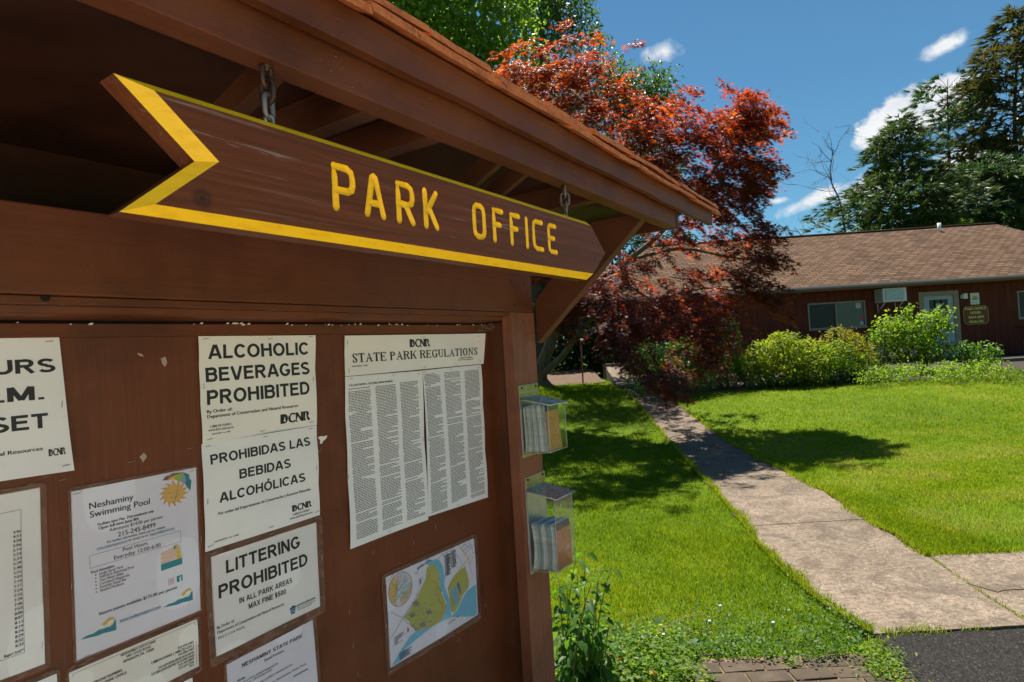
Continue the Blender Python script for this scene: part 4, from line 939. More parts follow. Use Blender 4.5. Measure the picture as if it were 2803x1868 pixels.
n1 = t.noise(220, 2, .6); n2 = t.noise(2.5, 4); vo = t.n('ShaderNodeTexVoronoi', feature='F1'); vo.inputs['Scale'].default_value = 130
tc = t.n('ShaderNodeTexCoord'); t.l(tc.outputs['Object'], vo.inputs['Vector'])
c = t.ramp(vo.outputs['Color'], [(.0, (.008, .0072, .0068)), (.45, (.021, .0192, .018)), (.8, (.040, .0365, .034)), (.96, (.085, .078, .07))])
c = t.mix(t.math('MULTIPLY', n2, .35), c, (.016, .015, .014))
t.base(c); t.rough(.9); t.b.inputs['Specular IOR Level'].default_value = .12; t.bump(t.math('SUBTRACT', 1.0, vo.outputs['Distance']), .9, .006); M_ASPH = t.mat
t = NT('grey_paver')
n1 = t.noise(5, 5, .7); n2 = t.noise(120, 3)
c = t.ramp(n1, [(.3, (.060, .046, .034)), (.6, (.110, .084, .060)), (.8, (.16, .125, .09))]); c = t.mix(t.math('MULTIPLY', n2, .3), c, (.055, .046, .038))
oi = t.n('ShaderNodeAttribute', attribute_name='rnd'); c = t.mix(t.math('MULTIPLY', oi.outputs['Fac'], .5), c, (.045, .039, .035))
t.base(c); t.rough(1); t.b.inputs['Specular IOR Level'].default_value = .04; t.bump(n2, .5, .003); M_PAV = t.mat
t = NT('dirt_joint')
n1 = t.noise(20, 5, .7); n2 = t.noise(120, 3, .6)
c = t.ramp(n1, [(.3, (.085, .055, .028)), (.55, (.15, .105, .06)), (.75, (.22, .165, .105))]); c = t.mix(t.math('MULTIPLY', t.ramp(n2, [(.5, (0, 0, 0)), (.65, (1, 1, 1))]), .4), c, (.10, .11, .02))
t.base(c); t.rough(.95); t.bump(t.math('ADD', n1, n2), .8, .008); M_DIRT = t.mat
t = NT('bark_mulch'); n1 = t.noise(40, 5, .7)
t.base(t.ramp(n1, [(.3, (.03, .017, .009)), (.55, (.11, .062, .034)), (.75, (.24, .145, .085))])); t.rough(.95); t.bump(n1, 1, .02); M_MULCH = t.mat

M_BOUNCE = plain('pale_bounce_ground', (.60, .47, .34), .85, 0, .15, 6)  # pale warm reflector colour, chosen to throw fill light onto the board
def sheet(name, xs, ys, fz, mat, kind='structure'):
    m = MB(); V = [(x, y, fz(x, y)) for y in ys for x in xs]; n = len(xs); F = []
    for j in range(len(ys)-1):
        for i in range(n-1): a = j*n+i; F.append((a, a+1, a+n+1, a+n))
    m.add(V, F, mat, True); return struct(name, m, kind)
xs = [-400, -150, -60, -30]+[-20+1.0*i for i in range(61)]+[60, 100, 200, 400]
ys = [-60, -20, -6]+[-2+.5*i for i in range(48)]+[24, 30, 45, 80, 160, 400, 800]
sheet('lawn', xs, ys, lambda x, y: gz(y)-.012, M_LAWN)
# concrete walk: left and right edges in plan
WL = [(1.780, 3.215), (1.745, 3.45), (1.730, 3.75), (1.745, 4.2), (1.83, 4.9), (1.88, 5.17), (2.00, 6.15), (2.29, 8.74), (2.52, 11.6), (2.75, 15.3)]
WR = [(2.62, 3.19), (2.66, 3.45), (2.70, 3.75), (2.795, 4.26), (2.86, 4.9), (2.90, 5.13), (3.03, 6.07), (3.15, 8.60), (3.34, 11.5), (3.58, 15.3)]
def lerp_edge(E, y):
    for (a, b), (c, d) in zip(E, E[1:]):
        if y <= d or (c, d) == E[-1]:
            q = (y-b)/(d-b); return a+(c-a)*q
def walk(name, y0, y1, n, dz=.004):
    m = MB(); V = []; F = []; r = random.Random(int(y0*100))
    for j in range(n+1):
        y = y0+(y1-y0)*j/n; xl, xr = lerp_edge(WL, y), lerp_edge(WR, y)
        xl += .018*math.sin(y*9)+r.uniform(-.012, .012); xr += .016*math.sin(y*8+2)+r.uniform(-.01, .01)
        z0 = gz(y)+dz
        for i in range(7):
            u = i/6; V.append((xl+(xr-xl)*u, y, z0))
    for j in range(n):
        for i in range(6): a = j*7+i; F.append((a, a+1, a+8, a+7))
    m.add(V, F, M_CONC, True)
    m.add([(lerp_edge(WL, y0), y0, gz(y0)+dz), (lerp_edge(WR, y0), y0, gz(y0)+dz), (lerp_edge(WR, y0), y0, -.1), (lerp_edge(WL, y0), y0, -.1)], [(0, 3, 2, 1)], M_CONC)
    return struct(name, m)
walk('sidewalk', 3.215, 5.145, 20)
yy = 5.160
for k in range(6):
    y1 = yy+1.70 if k < 5 else 15.32
    walk('sidewalk', yy, min(y1, 15.32), 14); yy = y1+.014
m = MB(); m.add([(1.85, 3.3, .0005), (2.6, 3.3, .0005), (2.95, 7.6, .0005), (2.3, 7.6, .0005)], [(0, 1, 2, 3)], M_DIRT); struct('soil_joint', m)
# cracked slab beside the walk
def poly_sheet(name, poly, mat, z=.004, dirz=None):
    m = MB(); n = len(poly); m.add([(x, y, z) for x, y in poly]+[(x, y, -.1) for x, y in poly], [tuple(range(n))]+[(i, n+i, n+(i+1) % n, (i+1) % n) for i in range(n)], mat); return struct(name, m)
r = random.Random(8)
crack = [(2.712, 3.755), (2.735, 3.70), (2.78, 3.612), (2.83, 3.632), (2.94, 3.632), (3.12, 3.60), (3.45, 3.64), (3.9, 3.58), (4.6, 3.62)]
up_ = [(x, y+.006+.003*r.random()) for x, y in crack]; dn_ = [(x, y-.005-.004*r.random()) for x, y in crack]
poly_sheet('concrete_slab', up_+[(4.6, 4.20), (3.46, 4.24), (3.1, 4.245), (2.812, 4.262)], M_CONC, .006)
poly_sheet('concrete_slab', [(2.640, 3.19), (2.9, 3.18), (3.6, 3.15), (4.6, 3.10)]+dn_[::-1], M_CONC, .0035)
m = MB(); m.add([(2.6, 3.19, .0012), (4.6, 3.1, .0012), (4.6, 4.2, .0012), (2.78, 4.27, .0012)], [(0, 1, 2, 3)], M_DIRT); struct('soil_joint', m)
# asphalt and the brick paved strip
def ragged(a, b, n, amp, seed):
    r = random.Random(seed); return [(a[0]+(b[0]-a[0])*k/n+r.uniform(-amp, amp), a[1]+(b[1]-a[1])*k/n+r.uniform(-amp, amp)) for k in range(n+1)]
poly_sheet('asphalt', ragged((1.74, 2.0), (1.715, 3.05), 12, .012, 3)+ragged((1.76, 3.208), (4.6, 3.085), 40, .008, 4)+[(12, 2.9), (12, -.4), (1.76, -.4)], M_ASPH, .004)
m = MB(); m.add([(-12, -14, .001), (12, -14, .001), (12, -.4, .006), (1.70, -.4, .006), (1.70, .42, .001), (-12, .42, .001)], [tuple(range(6))], M_BOUNCE); struct('bounce_ground', m)  # unseen ground added behind the camera to bounce sunlight onto the notice board
m = MB(); m.add([(-.6, 0, .002), (1.75, 0, .002), (1.735, 3.03, .002), (1.0, 3.06, .002), (.46, 3.10, .002), (.25, 3.16, .002), (-.6, 3.2, .002)], [tuple(range(7))], M_DIRT); struct('soil_bed', m)
m = MB(); r = random.Random(5); vals = []
row = 0; y = 3.02
while y > .4:
    x = -.5+(.105 if row % 2 else 0)+r.uniform(-.01, .01)
    while x < 1.70:
        w = .2; cx_, cy_ = x+w/2, y-.05
        lim = 1.66+.03*math.sin(y*7)
        if cx_ < lim and not (cx_ < .42+.12*math.sin(y*5) and y > 2.55):
            n0 = len(m.f)
            m.box((x+.004, y-.096, -.05), (x+w-.004, y-.004, .008+r.uniform(-.003, .004)), M_PAV, .005, Matrix.Rotation(r.uniform(-.03, .03), 3, 'Z') @ Matrix.Rotation(r.uniform(-.012, .012), 3, 'X'))
            vals += [r.random()]*(len(m.f)-n0)
        x += w+.002
    y -= .102+r.uniform(0, .003); row += 1
me = m.mesh('brick_paving'); a = me.attributes.new('rnd', 'FLOAT', 'FACE'); a.data.foreach_set('value', vals); struct('brick_paving', me)
M_BED = plain('shaded_bed_soil', (.022, .015, .010), .95, 0, .4, 20)  # bed soil with the shade below the shrubs darkened into its colour
# ramp at the far end of the walk and mulch bed
m = MB(); m.add([(2.60, 15.42, .56), (3.52, 15.42, .56), (3.70, 18.2, .91), (2.74, 18.2, .95), (2.60, 15.42, .3), (3.52, 15.42, .3), (3.7, 18.2, .3), (2.74, 18.2, .3)], [(0, 1, 2, 3), (0, 4, 5, 1), (1, 5, 6, 2), (2, 6, 7, 3), (3, 7, 4, 0)], M_CONC); struct('walkway_ramp', m)
m = MB(); m.box((2.70, 18.2, .4), (3.76, 18.34, 1.03), M_CONC, .01); struct('ramp_step', m)
sheet('mulch_bed', [-6+.5*i for i in range(17)]+[2.55], [16.9+.4*i for i in range(9)], lambda x, y: gz(y)+.02+.02*math.sin(x*3)*math.sin(y*2)+max(0, y-17.4)*.10, M_MULCH)
sheet('planting_bed', [2.9+.5*i for i in range(30)], [14.0+.4*i for i in range(14)], lambda x, y: gz(y)+.006+(.012 if 14.2 < y < 19 else -.03), M_BED)
sheet('office_path', [12.2+.5*i for i in range(20)], [16.3+.4*i for i in range(7)], lambda x, y: .56+.03, M_ASPH)
m = MB(); m.box((12.2, 16.1, .45), (22, 16.3, .615), M_CONC, .01); struct('kerb', m)

# ================================================================== PARK OFFICE
t = NT('siding'); n1 = t.noise(1.2, 4, .6, (6, 1, .6)); wv = t.n('ShaderNodeTexCoord'); sx = t.n('ShaderNodeSeparateXYZ'); t.l(wv.outputs['Object'], sx.inputs[0])
fr = t.math('FRACT', t.math('MULTIPLY', sx.outputs[0], 1/.205)); gr = t.ramp(fr, [(0, (0, 0, 0)), (.04, (0, 0, 0)), (.07, (1, 1, 1)), (1, (1, 1, 1))])
c = t.ramp(n1, [(.3, (.10, .024, .015)), (.55, (.14, .033, .020)), (.8, (.18, .046, .027))])
c = t.mix(t.math('MULTIPLY', t.math('SUBTRACT', 1.0, gr), .6), c, (.02, .008, .006))
t.base(c); t.rough(.75); t.b.inputs['Specular IOR Level'].default_value = .12; t.bump(gr, .8, .01); M_SIDE = t.mat
t = NT('asphalt_shingles'); tc = t.n('ShaderNodeTexCoord'); mpn = t.n('ShaderNodeMapping'); t.l(tc.outputs['UV'], mpn.inputs[0])
bk = t.n('ShaderNodeTexBrick'); t.l(mpn.outputs[0], bk.inputs['Vector']); bk.offset = .5; bk.inputs['Scale'].default_value = 1
bk.inputs['Brick Width'].default_value = .30; bk.inputs['Row Height'].default_value = .14; bk.inputs['Mortar Size'].default_value = .020; bk.inputs['Mortar Smooth'].default_value = .3; bk.inputs['Bias'].default_value = 0
bk.inputs['Color1'].default_value = (.075, .047, .032, 1); bk.inputs['Color2'].default_value = (.180, .114, .077, 1); bk.inputs['Mortar'].default_value = (.022, .014, .010, 1)
c = t.mix(t.math('MULTIPLY', t.noise(9, 4, .7), .3), bk.outputs['Color'], (.10, .065, .045)); c = t.mix(t.ramp(t.noise(.5, 4), [(.35, (0, 0, 0)), (.75, (.2, .2, .2))]), c, (.20, .12, .075))
t.base(c); t.rough(1); t.b.inputs['Specular IOR Level'].default_value = .05; t.bump(bk.outputs['Fac'], -.8, .012); M_ROOF = t.mat
M_FRAME = plain('tan_trim', (.30, .225, .165), .55); M_GUT = plain('gutter_metal', (.30, .26, .26), .45, .2); M_DOOR = plain('grey_door_paint', (.36, .40, .44), .5); M_FASC = plain('brown_fascia_paint', (.19, .085, .055), .55)
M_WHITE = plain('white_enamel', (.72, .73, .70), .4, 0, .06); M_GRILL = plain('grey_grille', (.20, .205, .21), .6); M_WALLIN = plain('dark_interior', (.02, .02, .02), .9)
t = NT('window_glass'); t.base((.008, .010, .008)); t.rough(.05); t.b.inputs['Specular IOR Level'].default_value = .3; M_GLASS = t.mat
t = NT('screened_glass'); t.base((.022, .024, .026)); t.rough(.35); t.b.inputs['Specular IOR Level'].default_value = .3; M_GLASS2 = t.mat
t = NT('reflecting_glass'); t.base((.035, .05, .03)); t.rough(.12); t.b.inputs['Specular IOR Level'].default_value = .5; M_GLASS3 = t.mat
HX0, HX1, HY, HZ = 3.6, 19.4, 19.0, .45
house = thing('park_office', 'long low brown park office with a tan shingled roof and grey door', 'house', (12, HY, HZ))
m = MB()
ops = sorted([(4.35-.55, 4.35+.02, 2.0, 2.4), (9.29, 11.09, 1.69, 2.515), (12.80, 13.97, .5, 2.63), (15.85, 17.3, 1.66, 2.52)])
# wall built around the openings
x = HX0
for (a, b, z0, z1) in ops:
    m.box((x, HY, HZ), (a, HY+.16, 3.0), M_SIDE); m.box((a, HY, HZ), (b, HY+.16, z0), M_SIDE) if z0 > .6 else None; m.box((a, HY, z1), (b, HY+.16, 3.0), M_SIDE); x = b
m.box((x, HY, HZ), (HX1, HY+.16, 3.0), M_SIDE); m.box((HX0, HY+.161, HZ), (HX0+.16, HY+7.5, 3.0), M_SIDE); m.box((HX1-.16, HY+.161, HZ), (HX1, HY+7.5, 3.0), M_SIDE); m.box((HX0+.161, HY+7.3, HZ), (HX1-.161, HY+7.5, 3.0), M_SIDE)
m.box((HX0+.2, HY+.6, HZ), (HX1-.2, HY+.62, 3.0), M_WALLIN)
part('wall', m, house)
# roof: front slope from eave (y 18.4, z 3.0) to the ridge (y 22.6, z ~5.2)
ez, ey, ry, rzl, rzr = 3.0, 18.42, 22.6, 5.15, 5.25
xl0, xl1, xr0, xr1 = 3.2, 4.9, 19.9, 18.22
P = [(xl0, ey, ez), (xr0, ey, ez-.01), (xr1, ry, rzr), (xl1, ry, rzl), (xr0, 2*ry-ey, ez), (xl0, 2*ry-ey, ez)]
m = MB(); dz = Vector((0, 0, -.05)); PB = [Vector(p)+dz for p in P]
m.add(P+[tuple(p) for p in PB], [(0, 1, 2, 3), (3, 2, 4, 5), (1, 4, 2), (0, 3, 5), (6, 9, 8, 7), (9, 11, 10, 8), (7, 8, 10), (0, 6, 7, 1), (1, 7, 10, 4), (4, 10, 11, 5), (5, 11, 9, 3), (3, 9, 6, 0)], M_ROOF)
me = m.mesh('roof', ORI[house.name][0]); uv = me.uv_layers.new(name='uv'); sl = math.hypot(ry-ey, rzl-ez)
for p in me.polygons:
    for li in p.loop_indices:
        co = me.vertices[me.loops[li].vertex_index].co; wy = co.y+HY
        if p.index in (2, 3): uv.data[li].uv = (wy, (co.x-6)/2)
        else: uv.data[li].uv = (co.x, (wy-ey)/(ry-ey)*sl)
roof = part('roof', me, house)
m = MB(); m.tube([(xl1, ry, rzl+.01), (xr1, ry, rzr+.01)], .05, M_ROOF, 6); part('ridge_cap', m, roof)
m = MB(); m.tube([(15.9, 22.25, 4.95), (15.9, 22.25, 5.34)], .06, M_WHITE, 10); part('vent_pipe', m, roof)
m = MB(); m.prism([(18.40, 2.985), (18.29, 2.985), (18.27, 2.95), (18.29, 2.90), (18.36, 2.885), (18.40, 2.90)], M_GUT, 0, xl0, xr0); part('gutter', m, house)
m = MB(); m.box((xl0, 18.402, 2.84), (xr0, 18.43, 2.965), M_FASC); m.box((xl0, 18.431, 2.86), (xr0, HY-.002, 2.875), M_FASC); part('fascia', m, house)
def window(x0, x1, z0, z1, mull, g1, g2, label=None):
    m = MB(); f = .045; y0, y1 = HY-.018, HY+.05
    for b in (((x0, y0, z0), (x0+f, y1, z1)), ((x1-f, y0, z0), (x1, y1, z1)), ((x0+f, y0, z0), (x1-f, y1, z0+f)), ((x0+f, y0, z1-f), (x1-f, y1, z1))): m.box(*b, M_FRAME)
    if mull: m.box((mull-.022, y0+.006, z0+f), (mull+.022, y1, z1-f), M_FRAME)
    m.box((x0-.02, y0-.025, z0-.03), (x1+.02, y0-.001, z0-.002), M_FRAME)
    w = part('window', m, house, label)
    m = MB(); m.box((x0+f, HY+.022, z0+f), ((mull or x1-f+.022)-.022, HY+.028, z1-f), g1); part('pane', m, w)
    if mull: m = MB(); m.box((mull+.022, HY+.012, z0+f), (x1-f, HY+.018, z1-f), g2); part('pane', m, w)
    return w
w1 = window(9.29, 11.09, 1.69, 2.515, 10.17, M_GLASS2, M_GLASS3)
I_PK = plain('pink_sticker', (.60, .42, .45), .5); I_RD = plain('red_sticker', (.5, .06, .05), .5); I_BL = plain('blue_white_sticker', (.40, .50, .62), .5)
for q0, q1, m_ in (((10.80, HY+.0095, 2.28), (10.96, HY+.0115, 2.44), I_PK), ((10.93, HY+.0095, 1.93), (11.0, HY+.0115, 2.06), I_RD), ((10.91, HY+.0095, 1.75), (11.0, HY+.0115, 1.86), I_BL)): m = MB(); m.box(q0, q1, m_); part('sticker', m, w1)
window(15.85, 17.3, 1.66, 2.52, None, M_GLASS2, None); window(3.80, 4.37, 2.0, 2.4, None, M_GLASS, None, 'small white framed window')
# door
m = MB(); y0 = HY-.03
m.box((12.76, y0, HZ), (12.92, HY+.06, 2.66), M_FRAME, .006); m.box((13.85, y0, HZ), (14.01, HY+.06, 2.66), M_FRAME, .006); m.box((12.9205, y0, 2.525), (13.8495, HY+.06, 2.66), M_FRAME, .006); part('door_frame', m, house)
m = MB(); dx0, dx1 = 12.925, 13.845; m.box((dx0, HY, HZ+.06), (dx0+.17, HY+.045, 2.52), M_DOOR); m.box((dx1-.17, HY, HZ+.06), (dx1, HY+.045, 2.52), M_DOOR)
m.box((dx0+.17, HY, 2.40), (dx1-.17, HY+.045, 2.52), M_DOOR); m.box((dx0+.17, HY, HZ+.06), (dx1-.17, HY+.045, 1.49), M_DOOR)
for k in range(2): m.box((dx0+.15+.33*k, HY-.008, .62), (dx0+.44+.33*k, HY-.001, 1.32), M_DOOR, .003)
door = part('door', m, house)
m = MB(); lx0, lx1 = dx0+.17, dx1-.17
for k in (1, 2): x = lx0+(lx1-lx0)*k/3; m.box((x-.008, HY-.004, 1.49), (x+.008, HY+.03, 2.40), M_SIDE); z = 1.49+.91*k/3; m.box((lx0, HY-.002, z-.008), (lx1, HY+.03, z+.008), M_SIDE)
part('muntins', m, door)
m = MB(); m.box((lx0, HY+.031, 1.49), (lx1, HY+.037, 2.40), M_GLASS); part('pane', m, door)
for q0, q1, m_ in (((13.31, HY+.0285, 2.10), (13.47, HY+.0300, 2.28), I_BL), ((13.33, HY+.0285, 1.88), (13.45, HY+.0300, 1.99), M_WHITE)): m = MB(); m.box(q0, q1, m_); part('sticker', m, door)
m = MB(); m.tube([(13.74, HY-.001, 1.43), (13.74, HY-.05, 1.43), (13.68, HY-.055, 1.43)], .016, M_ALU, 8); m.ball((13.74, HY-.015, 1.60), .03, M_ALU, 8); part('handle', m, door)
m = MB(); m.box((12.6, HY-.5, HZ), (14.2, HY-.035, .52), M_CONC, .01); part('doorstep', m, house)
m = MB(); m.box((14.10, HY-.11, 2.37), (14.24, HY-.002, 2.54), M_WHITE, .02); m.box((14.07, HY-.05, 2.40), (14.099, HY-.002, 2.50), M_WHITE, .005); part('wall_light', m, house)
# air conditioner
ac = thing('air_conditioner', 'white window air conditioner on two brackets under the office eave', 'air conditioner', (11.75, 18.7, 2.4))
m = MB(); m.box((11.40, 18.55, 2.40), (12.12, HY-.002, 2.82), M_WHITE, .012)
for k in range(12): m.box((11.394, 18.62, 2.45+.028*k), (11.3985, 18.93, 2.458+.028*k), M_GRILL)
part('case', m, ac)
m = MB(); m.box((11.46, 18.535, 2.455), (12.03, 18.549, 2.77), M_GRILL)
for k in range(22): m.box((11.465, 18.528, 2.462+.0138*k), (12.025, 18.534, 2.468+.0138*k), M_ALU)
part('grille', m, ac)
for x in (11.47, 12.02):
    m = MB(); m.tube([(x, 18.60, 2.39), (x, HY-.02, 2.12)], .014, M_WHITE, 6); m.tube([(x, HY-.02, 2.10), (x, HY-.02, 2.39)], .012, M_WHITE, 6); part('bracket', m, ac)
# hours plaque
pq = thing('hours_sign', 'brown plaque with yellow PARK OFFICE HOURS lettering right of the door', 'sign', (14.50, HY-.03, 1.85))
def flat_text(m, s, xc, z, cap, y, mat, bold=.03, w=None):
    vs, fs = text_geo(s, bold); xa, xb = min(v[0] for v in vs), max(v[0] for v in vs); k = cap/CAPH; kx = w/(xb-xa) if w else k
    m.add([(xc+(v[0]-(xa+xb)/2)*kx, y-v[2]*6, z+v[1]*k) for v in vs], fs, mat)
oc = [(14.19, 1.56), (14.81, 1.56), (14.89, 1.64), (14.89, 2.06), (14.81, 2.14), (14.19, 2.14), (14.11, 2.06), (14.11, 1.64)]
m = MB(); m.prism(oc, plain('plaque_brown', (.20, .075, .035), .9), 1, HY-.035, HY-.002); part('board', m, pq)
m = MB(); ins = [(14.5+(a-14.5)*.955, 1.85+(b-1.85)*.94) for a, b in oc]
M_GOLD = plain('plaque_yellow', (.80, .58, .12), .5)
for i in range(8): m.tube([(oc[i][0]*.985+14.5*.015, HY-.036, oc[i][1]*.985+1.85*.015), (oc[(i+1) % 8][0]*.985+14.5*.015, HY-.036, oc[(i+1) % 8][1]*.985+1.85*.015)], .006, M_GOLD, 4)
for s_, z_, w_ in (('PARK OFFICE', 2.015, .66), ('HOURS', 1.885, .33), ('8AM-4PM', 1.745, .48), ('MON-FRI', 1.605, .44)): flat_text(m, s_, 14.5, z_, .078, HY-.0375, M_GOLD, .03, w_)
part('lettering', m, pq)
m = MB(); m.box((14.38, HY-.016, 2.18), (14.66, HY-.002, 2.54), M_WHITE, .004)
m.add([(14.52+.09*math.cos(a), HY-.018, 2.37+.085*math.sin(a)) for a in [math.pi*k/12 for k in range(13)]], [tuple(range(13))], plain('poster_sun_yellow', (.68, .40, .03), .5)); m.box((14.43, HY-.0185, 2.335), (14.61, HY-.017, 2.366), plain('poster_green', (.08, .17, .04), .5))
m.box((14.43, HY-.0185, 2.25), (14.61, HY-.017, 2.258), M_GRILL); m.box((14.43, HY-.0185, 2.23), (14.58, HY-.017, 2.238), M_GRILL)
single('wall_poster', m, 'small white poster with a yellow half sun above the hours plaque', 'poster', (14.52, HY-.01, 2.36))
# things in front of the office
post_ = thing('utility_post', 'thin green post with a beige box in front of the office wall', 'post', (11.0, 18.2, .5))
m = MB(); m.tube([(11.0, 18.2, .5), (10.93, 18.2, 1.55)], .045, plain('green_post_paint', (.05, .12, .07), .5), 8); part('pole', m, post_)
m = MB(); m.box((10.86, 18.08, .84), (11.10, 18.155, 1.27), plain('beige_box', (.36, .31, .22), .6), .01); part('meter_box', m, post_)
pl_ = thing('ash_urn', 'grey concrete urn standing at the right end of the office wall', 'urn', (15.35, 18.0, .59))
m = MB(); M_URN = plain('urn_concrete', (.27, .27, .26), .85)
m.tube([(15.45, 18.0, .59), (15.45, 18.0, .64), (15.45, 18.0, .98), (15.45, 18.0, 1.0)], [.25, .27, .27, .25], M_URN, 8); part('body', m, pl_)
m = MB(); m.tube([(15.45, 18.0, 1.0), (15.45, 18.0, 1.06), (15.45, 18.0, 1.14)], [.23, .21, .08], M_URN, 12); part('lid', m, pl_)
hr = thing('handrail', 'brown wooden handrail rising at the right edge beside the urn', 'handrail', (16.0, 18.3, .6))
m = MB(); m.tube([(15.25, 18.4, 1.44), (16.6, 18.1, 1.02)], .035, M_SIDE, 6); part('rail', m, hr)
m = MB(); m.tube([(15.72, 18.3, .58), (15.72, 18.3, 1.28)], .03, M_SIDE, 6); part('baluster', m, hr)
# feeder on a pole under the maple
fd = thing('bird_feeder', 'dark bird feeder on a thin rusty pole at the edge of the lawn', 'bird feeder', (1.92, 17.0, .55))
M_RUST = plain('rusty_pole', (.22, .075, .04), .7, .2, .3)
m = MB(); m.tube([(1.91, 17.0, .45), (1.93, 17.0, 1.9)], .022, M_RUST, 6); part('pole', m, fd)
m = MB(); m.tube([(1.93, 17, 1.9), (1.93, 17, 1.93), (1.93, 17, 2.16), (1.93, 17, 2.30)], [.12, .14, .14, .03], plain('feeder_green', (.03, .05, .035), .3), 10); part('feeder', m, fd)
# ================================================================== PLANTS
def raw_mesh(name, V, T, mat, rnd=None, mats=None, mi=None):
    """V (n,3) T (m,3) numpy arrays -> mesh with a per-face 'rnd' attribute"""
    me = bpy.data.meshes.new(name); V = np.ascontiguousarray(V, dtype=np.float32); T = np.ascontiguousarray(T, dtype=np.int32)
    me.vertices.add(len(V)); me.vertices.foreach_set('co', V.ravel())
    me.loops.add(T.size); me.loops.foreach_set('vertex_index', T.ravel())
    me.polygons.add(len(T)); me.polygons.foreach_set('loop_start', np.arange(0, T.size, 3, dtype=np.int32))
    try: me.polygons.foreach_set('loop_total', np.full(len(T), 3, dtype=np.int32))
    except Exception: pass
    for m in (mats or [mat]): me.materials.append(m)
    if mi is not None: me.polygons.foreach_set('material_index', np.ascontiguousarray(mi, dtype=np.int32))
    if rnd is not None:
        a = me.attributes.new('rnd', 'FLOAT', 'FACE'); a.data.foreach_set('value', np.ascontiguousarray(rnd, dtype=np.float32))
    me.update(); me.validate(); return me
def norm(a): return a/np.maximum(np.linalg.norm(a, axis=-1, keepdims=True), 1e-9)
def scatter(tv, tt, pos, nrm, axis, size, rnd):
    """instance a leaf template (x = across, y = along, z = normal) at every position"""
    n = norm(nrm); y = norm(axis-n*np.sum(axis*n, axis=1, keepdims=True)); x = np.cross(y, n)
    V = pos[:, None, :]+size[:, None, None]*(tv[None, :, 0:1]*x[:, None, :]+tv[None, :, 1:2]*y[:, None, :]+tv[None, :, 2:3]*n[:, None, :])
    k = len(tv); T = tt[None, :, :]+(np.arange(len(pos))*k)[:, None, None]
    return V.reshape(-1, 3), T.reshape(-1, 3), np.repeat(rnd, len(tt))
def maple_leaf():
    V = [(0, 0, 0)]; T = []; 
    for a, L in ((-118, .55), (-68, .85), (-30, .98), (0, 1.08), (30, .98), (68, .85), (118, .55)):
        a = R_(a); w = R_(13)
        i = len(V); rr = .36*L
        V += [(rr*math.sin(a-w*1.3), rr*math.cos(a-w*1.3), .02), (L*math.sin(a), L*math.cos(a), -.22*L*L), (rr*math.sin(a+w*1.3), rr*math.cos(a+w*1.3), .02)]
        T += [(0, i, i+1), (0, i+1, i+2)]
    return np.array(V)-np.array((0, .1, 0)), np.array(T)
def oval_leaf(w=.5, fold=.12, droop=.15):
    V = [(0, 0, 0), (-w/2*.85, .35, fold), (-w/2*.7, .68, fold*.7-droop*.4), (0, 1, -droop), (w/2*.7, .68, fold*.7-droop*.4), (w/2*.85, .35, fold), (0, .5, -droop*.2)]
    return np.array(V), np.array([(0, 6, 1), (1, 6, 2), (2, 6, 3), (3, 6, 4), (4, 6, 5), (5, 6, 0)])
def quick_leaf(w=.55, droop=.12):
    return np.array([(0, 0, 0), (-w/2, .5, .08), (0, 1, -droop), (w/2, .5, .08)]), np.array([(0, 2, 1), (0, 3, 2)])
def tree_tubes(name, paths, mat):
    m = MB()
    for pts, r0, r1 in paths:
        n = len(pts); m.tube(pts, [r0+(r1-r0)*i/(n-1) for i in range(n)], mat, 7)
    return m
def curve3(pts, n=6):
    """smooth path through a few points"""
    P = [Vector(p) for p in pts]; out = []
    for i in range(len(P)-1):
        a, b, c, d = P[max(i-1, 0)], P[i], P[i+1], P[min(i+2, len(P)-1)]
        for k in range(n):
            t_ = k/n; out.append(.5*((2*b)+(c-a)*t_+(2*a-5*b+4*c-d)*t_*t_+(-a+3*b-3*c+d)*t_**3))
    out.append(P[-1]); return out
t = NT('mossy_bark'); n1 = t.noise(14, 5, .7, (1, 1, .3)); n2 = t.noise(3, 3)
c = t.ramp(n1, [(.3, (.05, .038, .024)), (.6, (.12, .092, .055)), (.8, (.19, .16, .10))]); c = t.mix(t.ramp(n2, [(.45, (0, 0, 0)), (.7, (.6, .6, .6))]), c, (.085, .095, .03))
t.base(c); t.rough(.9); t.bump(n1, .8, .02); M_BARK = t.mat
M_BARKD = plain('dark_bark', (.045, .034, .026), .9, 0, .3, 12); M_BARKG = plain('grey_dead_wood', (.085, .07, .058), .9, 0, .2, 12)

